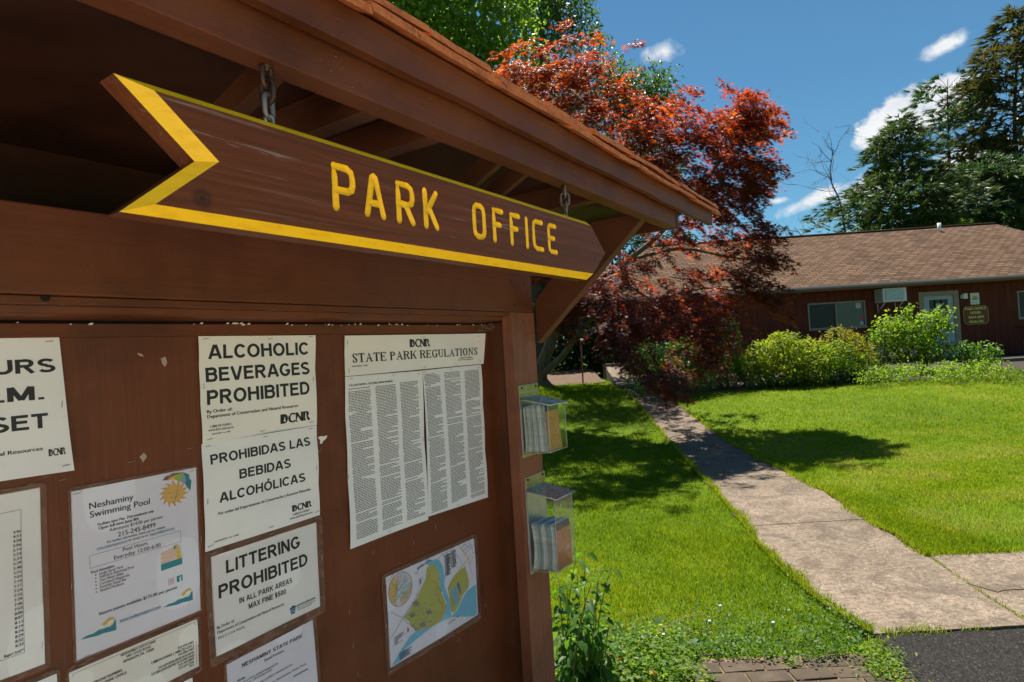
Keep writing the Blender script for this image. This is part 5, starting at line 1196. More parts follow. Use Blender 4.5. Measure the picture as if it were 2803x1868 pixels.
# ---- Japanese maple ------------------------------------------------
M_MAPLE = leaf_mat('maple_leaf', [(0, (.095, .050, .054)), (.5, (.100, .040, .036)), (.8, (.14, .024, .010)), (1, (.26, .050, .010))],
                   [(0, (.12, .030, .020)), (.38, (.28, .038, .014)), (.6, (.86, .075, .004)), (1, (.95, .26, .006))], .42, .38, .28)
MB_ = [(0.73, 9.2, 5.78), (1.31, 9.5, 6.02), (0.41, 9.5, 5.87), (1.01, 9.6, 5.53), (1.71, 10.0, 5.87), (1.57, 10.2, 5.45), (2.39, 10.0, 5.18), (2.92, 10.3, 5.48), (2.11, 9.8, 4.76), (2.94, 10.0, 4.78), (3.6, 10.2, 5.03), (4.27, 10.5, 5.56), (4.42, 10.8, 5.40), (4.62, 11.0, 5.42), (4.15, 10.5, 4.95), (4.58, 10.8, 4.60), (3.85, 10.2, 4.35), (3.12, 10.0, 4.19), (2.43, 9.8, 4.25), (4.50, 11.0, 4.21), (4.01, 10.5, 3.9), (3.23, 10.2, 3.73), (4.55, 10.8, 3.39), (4.52, 10.6, 2.97), (3.96, 10.3, 3.25), (3.77, 10.8, 3.40), (2.7, 10.0, 3.25), (2.2, 9.8, 2.85), (1.66, 10.0, 2.72), (1.14, 10.5, 2.85), (0.79, 11.0, 2.85), (2.8, 10.0, 2.48), (3.55, 10.3, 2.52), (3.94, 10.0, 2.41), (4.40, 10.2, 2.20), (3.2, 10.0, 2.05), (2.39, 9.6, 2.12), (1.8, 9.8, 2.15), (1.26, 10.5, 2.3), (1.47, 9.2, 1.80), (1.75, 9.3, 1.45), (2.08, 9.4, 1.17), (2.36, 9.4, 0.93), (2.9, 10.0, 1.82), (3.28, 10.0, 1.50), (3.0, 10.0, 1.25), (2.09, 9.6, 1.80), (0.89, 10.8, 2.15)]
MB_ += [(0.0, 10.5, 5.2), (0.6, 11.5, 5.6), (1.6, 12, 5.4), (2.6, 12.2, 5.0), (-.4, 11.5, 4.2), (.3, 12.3, 3.2), (1.9, 12.5, 4.0), (3.2, 12.2, 3.9), (3.9, 12, 3.0), (1.0, 10.2, 2.5), (.75, 10.6, 2.25), (1.35, 9.9, 2.4), (.6, 10.2, 4.6), (1.2, 10.6, 3.9), (1.9, 11, 4.7), (-.7, 12.2, 3.0), (2.9, 12.6, 2.6), (.2, 9.2, 3.8), (-.3, 10.2, 2.6)]
big = {3: .62, 4: .55}
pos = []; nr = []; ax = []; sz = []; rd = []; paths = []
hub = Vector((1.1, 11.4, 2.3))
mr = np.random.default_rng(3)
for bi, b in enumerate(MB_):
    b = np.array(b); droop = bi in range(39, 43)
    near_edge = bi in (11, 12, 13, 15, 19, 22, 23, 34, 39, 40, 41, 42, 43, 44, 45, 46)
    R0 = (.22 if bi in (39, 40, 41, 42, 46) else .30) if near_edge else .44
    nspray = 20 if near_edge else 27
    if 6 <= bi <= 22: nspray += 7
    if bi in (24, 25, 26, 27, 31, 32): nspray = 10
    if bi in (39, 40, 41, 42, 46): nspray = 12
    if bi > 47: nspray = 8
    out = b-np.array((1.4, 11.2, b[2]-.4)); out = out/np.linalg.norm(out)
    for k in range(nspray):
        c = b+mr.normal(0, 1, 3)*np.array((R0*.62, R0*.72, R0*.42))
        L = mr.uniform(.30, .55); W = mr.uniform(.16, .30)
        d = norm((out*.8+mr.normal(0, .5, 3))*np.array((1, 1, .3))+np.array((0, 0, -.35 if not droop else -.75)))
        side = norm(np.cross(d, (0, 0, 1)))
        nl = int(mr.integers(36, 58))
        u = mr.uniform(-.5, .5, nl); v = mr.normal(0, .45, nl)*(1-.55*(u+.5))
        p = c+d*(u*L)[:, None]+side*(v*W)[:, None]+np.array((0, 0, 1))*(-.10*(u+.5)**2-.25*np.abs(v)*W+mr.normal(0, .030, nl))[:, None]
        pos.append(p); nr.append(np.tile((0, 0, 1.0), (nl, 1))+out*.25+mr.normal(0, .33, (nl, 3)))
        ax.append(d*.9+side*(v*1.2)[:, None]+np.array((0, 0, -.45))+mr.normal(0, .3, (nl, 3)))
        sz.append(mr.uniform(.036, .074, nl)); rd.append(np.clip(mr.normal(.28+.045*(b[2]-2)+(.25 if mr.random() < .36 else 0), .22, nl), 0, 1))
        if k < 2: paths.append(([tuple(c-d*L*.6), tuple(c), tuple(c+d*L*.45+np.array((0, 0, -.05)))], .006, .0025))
# limbs from the fork to every clump
mtr = [(curve3([(-.15, 11.5, .12), (.15, 11.55, .62), (.44, 11.6, 1.08), (.72, 11.6, 1.67), (.85, 11.5, 1.98), (.98, 11.4, 2.14)]), .155, .085),
       (curve3([(.42, 11.6, 1.02), (.65, 11.5, 1.21), (.91, 11.2, 1.44), (1.14, 10.8, 1.77), (1.5, 10.3, 2.2), (1.9, 10, 2.6)]), .085, .03),
       (curve3([(.98, 11.4, 2.14), (1.64, 11.0, 2.7), (2.1, 10.7, 3.05), (2.59, 10.5, 3.4), (3.2, 10.4, 4.0), (4.0, 10.5, 4.9), (4.5, 10.7, 5.4)]), .075, .012),
       (curve3([(.85, 11.5, 1.98), (.8, 11.2, 2.8), (.9, 10.6, 4.0), (1.0, 10, 5.3)]), .07, .012),
       (curve3([(1.64, 11, 2.7), (1.9, 10.6, 3.6), (2.2, 10.2, 4.5), (2.7, 10.3, 5.3)]), .045, .01),
       (curve3([(2.1, 10.7, 3.05), (3.0, 10.6, 3.2), (3.9, 10.6, 3.0), (4.5, 10.6, 2.9)]), .04, .008),
       (curve3([(1.5, 10.3, 2.2), (2.4, 10.1, 2.3), (3.4, 10.2, 2.45), (4.3, 10.2, 2.2)]), .03, .006),
       (curve3([(1.14, 10.8, 1.77), (1.5, 9.6, 1.9), (1.85, 9.4, 1.5), (2.35, 9.4, .95)]), .022, .005),
       (curve3([(1.9, 10, 2.6), (2.6, 10, 2.1), (3.2, 10, 1.55)]), .02, .005),
       (curve3([(.8, 11.2, 2.8), (.2, 10.6, 3.6), (-.2, 10.6, 4.6)]), .045, .01), (curve3([(.85, 11.5, 1.98), (.3, 11.9, 2.6), (-.5, 12.1, 3.0)]), .04, .01),
       (curve3([(1.9, 10.6, 3.6), (2.3, 11.6, 4.2), (2.7, 12.2, 4.9)]), .035, .008)]
maple = thing('maple_tree', 'spreading red leaved maple with a mossy forked trunk over the path', 'tree', (-.1, 11.5, .15))
part('trunk', tree_tubes('trunk', mtr+paths, M_BARK), maple)
def leafpart(name, parent, tmpl, pos, nr, ax, sz, rd, mat, single_args=None):
    V, T, rn = scatter(*tmpl, np.concatenate(pos) if isinstance(pos, list) else pos, np.concatenate(nr) if isinstance(nr, list) else nr, np.concatenate(ax) if isinstance(ax, list) else ax, np.concatenate(sz) if isinstance(sz, list) else sz, np.concatenate(rd) if isinstance(rd, list) else rd)
    org = ORI[root_of(parent).name][0]
    return part(name, raw_mesh(name, V-np.array(org), T, mat, rn), parent)
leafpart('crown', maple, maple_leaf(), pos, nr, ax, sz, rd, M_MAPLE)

# ---- broadleaf trees ------------------------------------------------
def blob_leaves(r, blobs, per, size, up=.5, outw=.5, jit=.5, droop=.4, shell=.5, clump=0, cl_r=.25):
    P = []; N = []; A = []; S = []; Q = []
    for (c, rad) in blobs:
        c = np.array(c, float); rad = np.array(rad if hasattr(rad, '__len__') else (rad,)*3, float)
        if clump:
            k = max(1, int(per*np.prod(rad)**(2/3)/clump)); dirs = norm(r.normal(0, 1, (k, 3))); rr = shell+(1-shell)*r.random(k)**.6
            cc = c+dirs*rr[:, None]*rad; p = np.repeat(cc, clump, 0)+r.normal(0, 1, (k*clump, 3))*cl_r*np.array((1, 1, .6)); dd = np.repeat(dirs, clump, 0)
            q = np.repeat(r.random(k), clump)*.6+r.random(k*clump)*.4
        else:
            k = int(per*np.prod(rad)**(2/3)); dd = norm(r.normal(0, 1, (k, 3))); p = c+dd*(shell+(1-shell)*r.random(k)**.6)[:, None]*rad; q = r.random(k)
        n = len(p)
        P.append(p); N.append(dd*outw+np.array((0, 0, up))+r.normal(0, jit, (n, 3))); A.append(dd*.6+np.array((0, 0, -droop))+r.normal(0, .5, (n, 3))); S.append(r.uniform(size[0], size[1], n)); Q.append(q)
    return P, N, A, S, Q
GS = lambda a, b, c: [(0, a), (.5, b), (1, c)]
M_TULIP = leaf_mat('bright_green_leaf', GS((.034, .072, .010), (.060, .115, .012), (.10, .16, .020)), GS((.16, .36, .02), (.32, .54, .03), (.50, .66, .05)), .4, .46, .35)
M_OAK = leaf_mat('dark_green_leaf', GS((.020, .045, .010), (.035, .070, .012), (.060, .10, .016)), GS((.07, .16, .015), (.13, .25, .02), (.22, .34, .03)), .4, .35, .6)
g1 = thing('broadleaf_tree', 'tall bright green broadleaf tree rising behind the notice board roof', 'tree', (-2.0, 14.5, .3))
r1 = np.random.default_rng(21)
bl = [((-1.88, 13.0, 9.2), .9), ((-1.25, 13.0, 8.6), .8), ((-0.5, 13.5, 9.6), .9), ((-0.34, 13.0, 8.1), .75), ((0.35, 14.0, 9.3), .8), ((0.0, 13.2, 7.7), .6), ((0.6, 14.0, 8.3), .55), ((-0.8, 13.0, 8.0), .8), ((-2.4, 13, 9.9), 1.0), ((-1, 13.5, 10.8), 1.2), ((.2, 14, 10.8), 1.1), ((-2, 14, 11.8), 1.4), ((-3.2, 14, 10), 1.5), ((-3.2, 14.5, 7.5), 1.4), ((-1.8, 14.5, 6.8), 1.2), ((-.6, 14.5, 6.6), .8), ((-2, 15.5, 9.5), 1.8), ((-.3, 12.6, 7.2), .4)]
a_ = blob_leaves(r1, bl, 1300, (.10, .18), .5, .4, .6, .5, .35, 7, .16)
leafpart('crown', g1, oval_leaf(.62), *a_, M_TULIP)
part('trunk', tree_tubes('trunk', [(curve3([(-2, 14.5, .2), (-2, 14.5, 4), (-1.9, 14.4, 9), (-1.8, 14.3, 12)]), .32, .06)]+[(curve3([(-2, 14.5, z0), (b[0][0]*.5-1, b[0][1], (z0+b[0][2])/2+.4), b[0]]), .07, .012) for b, z0 in zip(bl, [5, 5, 6, 4.5, 6, 4.5, 5, 5, 6, 7, 7, 8, 6, 4.5, 4.5, 4.5, 6, 5])], M_BARKD), g1)
g2 = thing('broadleaf_tree', 'taller dark green tree with drooping sprays behind the red maple', 'tree', (.75, 18.5, .55))
r1 = np.random.default_rng(22)
bl = [((1.2, 17.0, 10.94), .9), ((2.07, 17.0, 11.3), .8), ((2.6, 17.0, 10.7), .50), ((1.89, 17.0, 10.2), .6), ((2.85, 17.5, 10.35), .45), ((3.30, 18.0, 9.75), .55), ((3.85, 18.0, 9.2), .62), ((4.45, 18.0, 9.40), .60), ((4.95, 18.0, 9.15), .48), ((4.8, 18.0, 8.75), .5), ((3.3, 18.0, 8.95), .6), ((3.81, 18.0, 8.4), .7), ((3.55, 18, 9.45), .4), ((4.2, 18, 8.8), .5), ((1.3, 17.5, 12.3), 1.2), ((2.3, 18, 8.6), .9), ((1.5, 18, 9.2), 1.0), ((3.6, 18.5, 7.6), .8), ((2.5, 18.5, 7.4), 1.0), ((1, 18.5, 7.5), 1.1), ((4.6, 18.6, 7.6), .5), ((5.2, 18.6, 7.0), .55), ((4.4, 18.6, 6.6), .8), ((5.4, 18.7, 6.2), .45)]
a_ = blob_leaves(r1, bl, 1300, (.10, .18), .3, .4, .6, .8, .25, 8, .16)
leafpart('crown', g2, oval_leaf(.42), *a_, M_OAK)
part('trunk', tree_tubes('trunk', [(curve3([(.75, 18.5, .5), (.85, 18.5, 5), (1.3, 18.2, 9), (1.5, 17.8, 12)]), .26, .05)]+[(curve3([(.95, 18.4, min(9, b[0][2]-2)), ((1.2+b[0][0])/2, 18.3, b[0][2]-.6), b[0]]), .06, .012) for b in bl], M_BARKD), g2)
def bush(label, blobs, per_, size, mat, base, tmpl=None, seed=1, group=None, name='shrub', cat='shrub', **k):
    per = per_*3.6; o = thing(name, label, cat, base, 'W', group); rr_ = np.random.default_rng(seed)
    a = blob_leaves(rr_, blobs, per, size, **k); leafpart('foliage', o, tmpl or quick_leaf(), *a, mat)
    pts = []
    for (c, rad) in blobs: pts.append((curve3([(base[0]+(c[0]-base[0])*.3, base[1]+(c[1]-base[1])*.3, base[2]), ((base[0]+c[0])/2, c[1], (base[2]+c[2])/2), c]), .022, .006))
    part('stem', tree_tubes('stem', pts, M_BARKD), o); return o
M_HEDGE = leaf_mat('hedge_leaf', GS((.010, .022, .006), (.016, .034, .008), (.03, .055, .012)), GS((.02, .06, .01), (.04, .09, .012), (.10, .16, .02)), .6, .2, .15)
M_AZA = leaf_mat('yellow_green_leaf', GS((.050, .100, .008), (.125, .170, .010), (.24, .25, .025)), GS((.22, .40, .01), (.42, .54, .015), (.65, .62, .05)), .5, .42, .14)
M_AZR = leaf_mat('reddish_shrub_leaf', GS((.06, .12, .010), (.14, .175, .015), (.26, .15, .035)), GS((.28, .42, .015), (.46, .48, .02), (.62, .26, .04)), .5, .36, .14)
M_RHO = leaf_mat('glossy_green_leaf', GS((.025, .060, .014), (.045, .10, .018), (.085, .15, .028)), GS((.09, .26, .012), (.16, .40, .02), (.34, .50, .03)), .4, .34, .22)
M_FRESH = leaf_mat('fresh_green_leaf', GS((.045, .10, .014), (.080, .145, .018), (.15, .20, .030)), GS((.18, .42, .012), (.34, .56, .015), (.54, .62, .04)), .45, .44, .16)
bush('dark shaded evergreen hedge behind the maple trunk and bird feeder', [((-3.2, 21.5, 2.0), (1.6, 1.0, 1.7)), ((-.8, 21.5, 2.0), (1.6, 1.0, 1.6)), ((.4, 20.6, 1.3), (1.3, .5, .5)), ((2.2, 20.4, 1.3), (1.0, .5, .5)), ((-1.6, 20.8, 1.3), (1.4, .5, .5)), ((1.2, 21.5, 1.9), (1.4, .9, 1.5)), ((2.4, 20.9, 1.9), (.8, .7, 1.3)), ((3.0, 20.2, 2.0), (.7, .7, 1.5)), ((2.7, 22.5, 3.2), (.9, .9, 1.8)), ((-.8, 22, 4.2), (2.2, 1.2, 1.8)), ((1.6, 22, 4.0), (1.6, 1.2, 1.8))], 900, (.08, .15), M_HEDGE, (0, 21.5, .9), seed=5, name='hedge', cat='hedge', shell=.75)
bush('tall evergreens behind the maple, left of the office roof', [((2.4, 27.5, 5.0), (1.4, 1, 2.4)), ((5.2, 28, 5.6), (1.6, 1, 1.6)), ((8.2, 29, 5.6), (1.2, 1, 1.3)), ((0, 27, 5.2), (1.6, 1, 2.8))], 500, (.12, .22), M_HEDGE, (4, 28, .6), seed=6, name='evergreen', cat='tree', shell=.6)
bush('glossy green shrub with pale tips under the drooping maple', [((3.15, 13.6, 1.25), (.48, .42, .48)), ((3.75, 13.9, 1.15), (.50, .45, .55)), ((3.45, 13.5, .78), (.55, .45, .42)), ((4.15, 14.0, .9), (.45, .45, .5)), ((2.95, 14.1, .85), (.35, .4, .45))], 1500, (.05, .095), M_RHO, (3.6, 13.9, .38), seed=7, shell=.55, clump=6, cl_r=.07)
bush('narrow dark green conifer shrub between the maple and the azaleas', [((5.15, 14.7, .95), (.36, .4, .6)), ((5.25, 14.7, 1.55), (.26, .3, .55)), ((4.7, 14.6, .75), (.40, .4, .45)), ((5.6, 14.5, .75), (.35, .35, .35))], 2000, (.05, .10), M_RHO, (5.1, 14.7, .42), quick_leaf(.25), 8, shell=.4)
bush('largest yellow-green azalea, left of the two below the window', [((6.0, 14.5, 1.05), (.42, .45, .48)), ((6.55, 14.5, 1.15), (.50, .5, .50)), ((7.1, 14.6, 1.0), (.48, .45, .50)), ((6.3, 14.3, .78), (.55, .45, .42)), ((6.95, 14.3, .75), (.50, .45, .40)), ((6.45, 14.6, 1.45), (.25, .3, .22)), ((5.65, 14.5, .9), (.32, .4, .42))], 1900, (.05, .09), M_AZA, (6.6, 14.6, .42), seed=9, shell=.6, clump=7, cl_r=.055)
bush('azalea with reddish tips, right below the office window', [((7.95, 14.8, 1.38), (.42, .4, .32)), ((8.35, 14.8, 1.05), (.38, .4, .45)), ], 1900, (.04, .075), M_AZR, (8.1, 14.8, .43), seed=10, shell=.55, clump=7, cl_r=.055)
bush('dense green azalea in front of the reddish one', [((7.75, 14.5, .98), (.42, .4, .45)), ((8.05, 14.5, .72), (.40, .4, .36)), ((7.55, 14.5, .65), (.3, .35, .3)), ((7.35, 14.4, .85), (.32, .35, .4)), ((8.35, 14.5, .7), (.3, .3, .3))], 1900, (.04, .075), M_FRESH, (7.8, 14.6, .42), seed=12, shell=.55, clump=7, cl_r=.055)
bush('low dark leafy growth spreading under the azaleas', [((5.6+.42*i, 14.15+.1*(i % 2), .56), (.32, .28, .17)) for i in range(8)], 900, (.05, .09), M_OAK, (7.0, 14.2, .42), oval_leaf(.6), 19, shell=.3)
o = bush('tall fresh green shrub with long shoots in front of the grey door', [((9.75, 15.4, 1.62), (.45, .4, .35)), ((10.35, 15.4, 1.55), (.55, .4, .42)), ((10.75, 15.4, 1.60), (.32, .35, .36)), ((10.0, 15.3, 1.15), (.5, .4, .45)), ((10.55, 15.3, 1.05), (.45, .4, .45)), ((9.3, 15.4, 1.42), (.22, .25, .22)), ((10.05, 15.4, 1.95), (.16, .2, .18)), ((10.95, 15.4, 1.92), (.14, .2, .16))], 900, (.06, .11), M_FRESH, (10.2, 15.4, .47), oval_leaf(.62), 13, shell=.35, clump=5, cl_r=.09)
bush('dark green pointed shrub behind the tall fresh green one', [((9.55, 15.9, .95), (.36, .3, .55)), ((9.75, 15.9, 1.3), (.25, .25, .4))], 1500, (.05, .09), M_OAK, (9.6, 15.9, .5), quick_leaf(.3), 14, shell=.4)
bush('mint green leafy shrub at the right end of the flower bed', [((11.05, 15.0, .95), (.38, .35, .25)), ((11.55, 15.0, .90), (.38, .35, .22)), ((11.3, 14.9, .72), (.5, .35, .25))], 900, (.06, .10), M_RHO, (11.3, 15, .46), oval_leaf(.55), 15, shell=.35, clump=5, cl_r=.08)
# flowering ground cover along the bed
gcv = []
rr_ = random.Random(31)
for i in range(46):
    u = i/45; x = 7.95+3.0*u+rr_.uniform(-.2, .2); y = 13.75-.1*u+rr_.uniform(-.28, .55); gcv.append(((x, y, gz(y)+.16+rr_.uniform(0, .12)), (.24, .24, rr_.uniform(.14, .24))))
a_ = blob_leaves(np.random.default_rng(33), gcv, 1500, (.03, .065), .6, .3, .6, .2, .3)
V, T, rn = scatter(*quick_leaf(.6), *[np.concatenate(q) for q in a_]); struct('ground_cover', raw_mesh('ground_cover', V, T, M_FRESH, rn), 'stuff')
gcv = []
for i in range(60):
    x = 9.6+6.4*i/59+rr_.uniform(-.15, .15); y = 13.45+rr_.uniform(-.5, .5); gcv.append(((x, y, gz(y)+.08), (.26, .24, rr_.uniform(.09, .17))))
a_ = blob_leaves(np.random.default_rng(34), gcv, 1500, (.06, .13), .3, .2, .6, -.6, .2)
V, T, rn = scatter(*quick_leaf(.14), *[np.concatenate(q) for q in a_]); M_GRASSL = leaf_mat('long_grass', GS((.05, .10, .012), (.085, .14, .015), (.14, .18, .03)), GS((.20, .38, .02), (.30, .46, .03), (.42, .50, .05)), .5, .35, .3); struct('tall_grass', raw_mesh('tall_grass', V, T, M_GRASSL, rn), 'stuff')
M_PETAL = leaf_mat('pale_pink_petal', GS((.45, .36, .34), (.58, .50, .46), (.66, .60, .56)), GS((.5, .4, .38), (.6, .5, .46), (.6, .55, .5)), .6, .2, .2)
fl = [((9.35+.16*k+.1*(k % 3), 15.0-.02*k, .92+.07*((k*5) % 3)), (.085, .08, .085)) for k in range(4)]+[((10.35, 14.95, .93), .085), ((10.75, 14.95, .95), .085), ((11.1, 14.7, .72), .07), ((9.5, 14.0, .62), .06), ((9.0, 13.9, .58), .05)]
for i, (c_, r__) in enumerate(fl):
    a_ = blob_leaves(np.random.default_rng(50+i), [(c_, r__)], 7000, (.018, .032), .4, .4, .6, 0, .3); V, T, rn = scatter(*quick_leaf(.9), *[np.concatenate(q) for q in a_])
    single('flower_cluster', raw_mesh('flower_cluster', V-np.array(c_), T, M_PETAL, rn), 'pale pink flower cluster among the shrubs before the grey door', 'flowers', c_, 'W', 'pale flower clusters in the bed')

# ---- conifers behind the office --------------------------------------
M_FIR = leaf_mat('conifer_needles', GS((.042, .072, .022), (.066, .105, .029), (.12, .155, .04)), GS((.05, .11, .016), (.09, .16, .024), (.15, .21, .03)), .5, .25, .4)
M_SPR = leaf_mat('olive_conifer_needles', GS((.040, .046, .016), (.075, .072, .022), (.13, .10, .03)), GS((.08, .09, .015), (.12, .12, .02), (.20, .16, .03)), .5, .25, .35)
M_PINE = leaf_mat('pine_needles', GS((.036, .072, .028), (.070, .118, .042), (.13, .18, .06)), GS((.05, .13, .025), (.09, .18, .04), (.15, .25, .05)), .5, .26, .4)
def tuft():
    V = []; T = []; r = random.Random(6)
    for k in range(6):
        a = k*1.05+r.uniform(-.3, .3); sp = r.uniform(.25, .6); i = len(V); w = .11
        x, z = sp*math.cos(a), sp*math.sin(a)*.6
        V += [(-w*math.sin(a), 0, w*math.cos(a)*.6), (w*math.sin(a), 0, -w*math.cos(a)*.6), (x, 1*r.uniform(.75, 1.1), z)]; T.append((i, i+1, i+2))
    return np.array(V), np.array(T)
def conifer(label, base, top, width, n_whorl, per, mat, seed, droop=.25, rise=.15, crown0=.12, tuft_s=(.28, .5), prof=None, gap=0, tuft_n=1.0):
    o = thing('conifer_tree', label, 'tree', base); r = np.random.default_rng(seed); b = np.array(base, float); tp = np.array(top, float); H = tp[2]-b[2]
    paths = [([tuple(b+(tp-b)*i/10+np.array((.12*math.sin(i*1.3+seed), .1*math.cos(i), 0))) for i in range(11)], .012*H, .02)]; P = []; N = []; A = []; S = []; Q = []
    for w in range(n_whorl):
        u = crown0+(1-crown0)*(w+r.uniform(-.3, .3))/n_whorl; c = b+(tp-b)*u
        rad = width*(prof(u) if prof else (1-u)**.8)+.25
        for k in range(per):
            if r.random() < gap: continue
            a = r.uniform(0, 2*math.pi); L = rad*r.uniform(.55, 1.12); d = np.array((math.cos(a), math.sin(a), 0.)); n = max(3, int(L*3.2*tuft_n))
            pts = []
            for j in range(6):
                v = j/5; pts.append(tuple(c+d*L*v+np.array((0, 0, rise*L*math.sin(v*2.2)-droop*L*v*v))))
            paths.append((pts, .008*H*.35*(1-u)+.012, .008))
            v = r.uniform(.18, 1.0, n)**.8; q = c+d*(L*v)[:, None]; q[:, 2] += rise*L*np.sin(v*2.2)-droop*L*v*v
            sd = np.array((-d[1], d[0], 0)); lat = r.normal(0, 1, n)*.20*L*(.4+.6*v)*.8; q = q+sd*lat[:, None]; q[:, 2] += r.normal(0, .10, n)-np.abs(lat)*.15
            P.append(q); N.append(np.tile((0, 0, 1.), (n, 1))+r.normal(0, .35, (n, 3))); A.append(d*.9+sd*(np.sign(lat)*.55)[:, None]+np.array((0, 0, -droop*.8))+r.normal(0, .25, (n, 3))); S.append(r.uniform(*tuft_s, n)); Q.append(np.clip(r.normal(.45, .2)+r.normal(0, .15, n), 0, 1))
    leafpart('crown', o, tuft(), P, N, A, S, Q, mat); part('trunk', tree_tubes('trunk', paths, M_BARKD), o); return o
conifer('tallest conifer with drooping olive branches at the right edge', (30.6, 36, .6), (30.9, 36, 20.4), 5.8, 27, 9, M_SPR, 41, .46, .34, .34, (.40, .80), lambda u: .45+.6*(1-u) if u < .8 else 2.85*(1-u), .12, 1.7)
conifer('broad dark green conifer behind the middle of the office roof', (20.6, 32, .6), (21.2, 32, 12.9), 4.9, 27, 17, M_FIR, 42, .20, .18, .22, (.28, .52), lambda u: math.sin(min(1, (1-u)*1.7)*1.5)*(.8+.2*math.sin(u*23)), .12, 2.0)
conifer('thin open pine between the two larger conifers', (26.6, 37, .6), (27.6, 37, 16.6), 2.4, 20, 6, M_PINE, 43, .1, .34, .30, (.35, .65), lambda u: .55+.4*math.sin(u*9), .2, 1.6)
conifer('full pine with pale green clumps in front of the tallest conifer', (26.4, 33.5, .6), (26.8, 33.5, 10.9), 4.3, 18, 11, M_PINE, 44, .12, .22, .18, (.38, .72), lambda u: .75+.25*math.sin(u*7) if u < .8 else 3.6*(1-u), .06, 2.1)
conifer('pine standing right behind the end of the office roof', (30.6, 34.5, .6), (30.8, 34.5, 10.6), 4.0, 17, 11, M_PINE, 45, .12, .22, .12, (.38, .72), lambda u: .8 if u < .7 else 2.7*(1-u), .06, 2.0)
conifer('lower green conifer left of the full pine', (23.4, 33, .6), (23.5, 33, 8.9), 3.2, 16, 10, M_FIR, 46, .14, .2, .1, (.32, .6), lambda u: .9 if u < .6 else 2.2*(1-u), .06, 2.0)
bush('low deciduous trees glowing yellow-green just behind the ridge', [((18.2, 31, 5.9), (1.0, .8, .9)), ((19.6, 31, 5.9), (1.2, .8, 1.0)), ((21.2, 30.8, 6.2), (1.2, .8, 1.1)), ((22.8, 30.8, 5.9), (1.2, .8, 1.0)), ((17.0, 31.5, 5.4), (.7, .7, .8))], 420, (.12, .22), M_FRESH, (20, 31, .6), seed=16, name='understorey_tree', cat='tree', shell=.4, clump=6, cl_r=.16)
def bare(label, base, pts, seed, n=26, L0=2.0, spread=.9):
    o = thing('dead_tree', label, 'tree', base); r = random.Random(seed); paths = [(curve3(pts), .085, .012)]
    def grow(p, d, L, rad, depth):
        q = [Vector(p)]; dd = Vector(d).normalized()
        for k in range(4): dd = (dd+Vector((r.gauss(0, .22), r.gauss(0, .2), r.gauss(0, .14)))).normalized(); q.append(q[-1]+dd*L/4)
        paths.append((q, rad, rad*.35))
        if depth < 3:
            for k in range(r.randint(2, 4)): i = r.randint(1, 4); grow(q[i], dd+Vector((r.gauss(0, spread), r.gauss(0, spread), r.gauss(.15, spread*.7))), L*r.uniform(.45, .7), rad*.5, depth+1)
    C = curve3(pts)
    for i in range(n): p = C[r.randint(len(C)//3, len(C)-1)]; grow(p, (r.gauss(-.35, .8), r.gauss(0, .6), r.gauss(.45, .4)), L0*r.uniform(.4, 1), .020, 1)
    part('branches', tree_tubes('branches', paths, M_BARKG), o)
bare('leafless grey tree leaning left of the conifers above the roof', (19.2, 34, .6), [(19.2, 34, .6), (19.1, 34, 5), (18.9, 34, 8.5), (18.4, 34, 10.2), (18.7, 34, 11.9)], 61, 18, 2.2)
bare('low bare branches just above the roof left of the dead tree', (16.9, 33, .6), [(17.4, 33, .6), (17.0, 33, 4.5), (16.5, 33, 6.2), (15.7, 33, 7.4)], 62, 9, 1.9)
wd_ = [((x_, 78+6*math.sin(x_), 3.2), (5.5, 3, 4.6+1.2*math.sin(x_*1.7))) for x_ in range(-90, 130, 8)]
a_ = blob_leaves(np.random.default_rng(99), wd_, 60, (.5, .9), shell=.7); V, T, rn = scatter(*quick_leaf(.7), *[np.concatenate(q) for q in a_]); struct('distant_wood', raw_mesh('distant_wood', V, T, M_OAK, rn), 'stuff')
# ---- leafy weed against the post --------------------------------------
M_WEED = leaf_mat('weed_leaf', GS((.025, .070, .010), (.042, .100, .012), (.080, .15, .018)), GS((.08, .28, .01), (.14, .38, .02), (.26, .48, .03)), .5, .34, .25)
wd = thing('leafy_weed', 'leafy green weed with pointed leaves growing against the board post', 'weed', (.26, 2.75, 0))
r = np.random.default_rng(71); P = []; N = []; A = []; S = []; Q = []; paths = []
for k in range(34):
    bx, by = .20+r.uniform(-.07, .12), 2.62+r.uniform(-.12, .26); L = r.uniform(.26, .76)-(.25 if k > 20 else 0)*r.random(); lean = np.array((r.uniform(-.05, .15), r.uniform(-.12, .15), 0))
    pts = [tuple(np.array((bx, by, 0))+lean*(v*v)*L+np.array((0, 0, L*v*(1-.10*v)))) for v in np.linspace(0, 1, 7)]
    paths.append((pts, .0035, .0015))
    for v in np.arange(.22, 1.02, .095):
        for sd in (0, math.pi):
            a = sd+v*9+r.uniform(-.4, .4); d = np.array((math.cos(a), math.sin(a), 0)); p = np.array((bx, by, 0))+lean*(v*v)*L+np.array((0, 0, L*v*(1-.1*v)))
            P.append(p+d*.012); N.append(np.array((0, 0, 1.))+d*.35+r.normal(0, .25, 3)); A.append(d+np.array((0, 0, -.5))+r.normal(0, .2, 3)); S.append(r.uniform(.048, .09)*(1.15-.35*v)); Q.append(r.random())
leafpart('foliage', wd, oval_leaf(.52, .1, .25), np.array(P), np.array(N), np.array(A), np.array(S), np.array(Q), M_WEED)
part('stem', tree_tubes('stem', paths, plain('green_stem', (.08, .12, .03), .6)), wd)
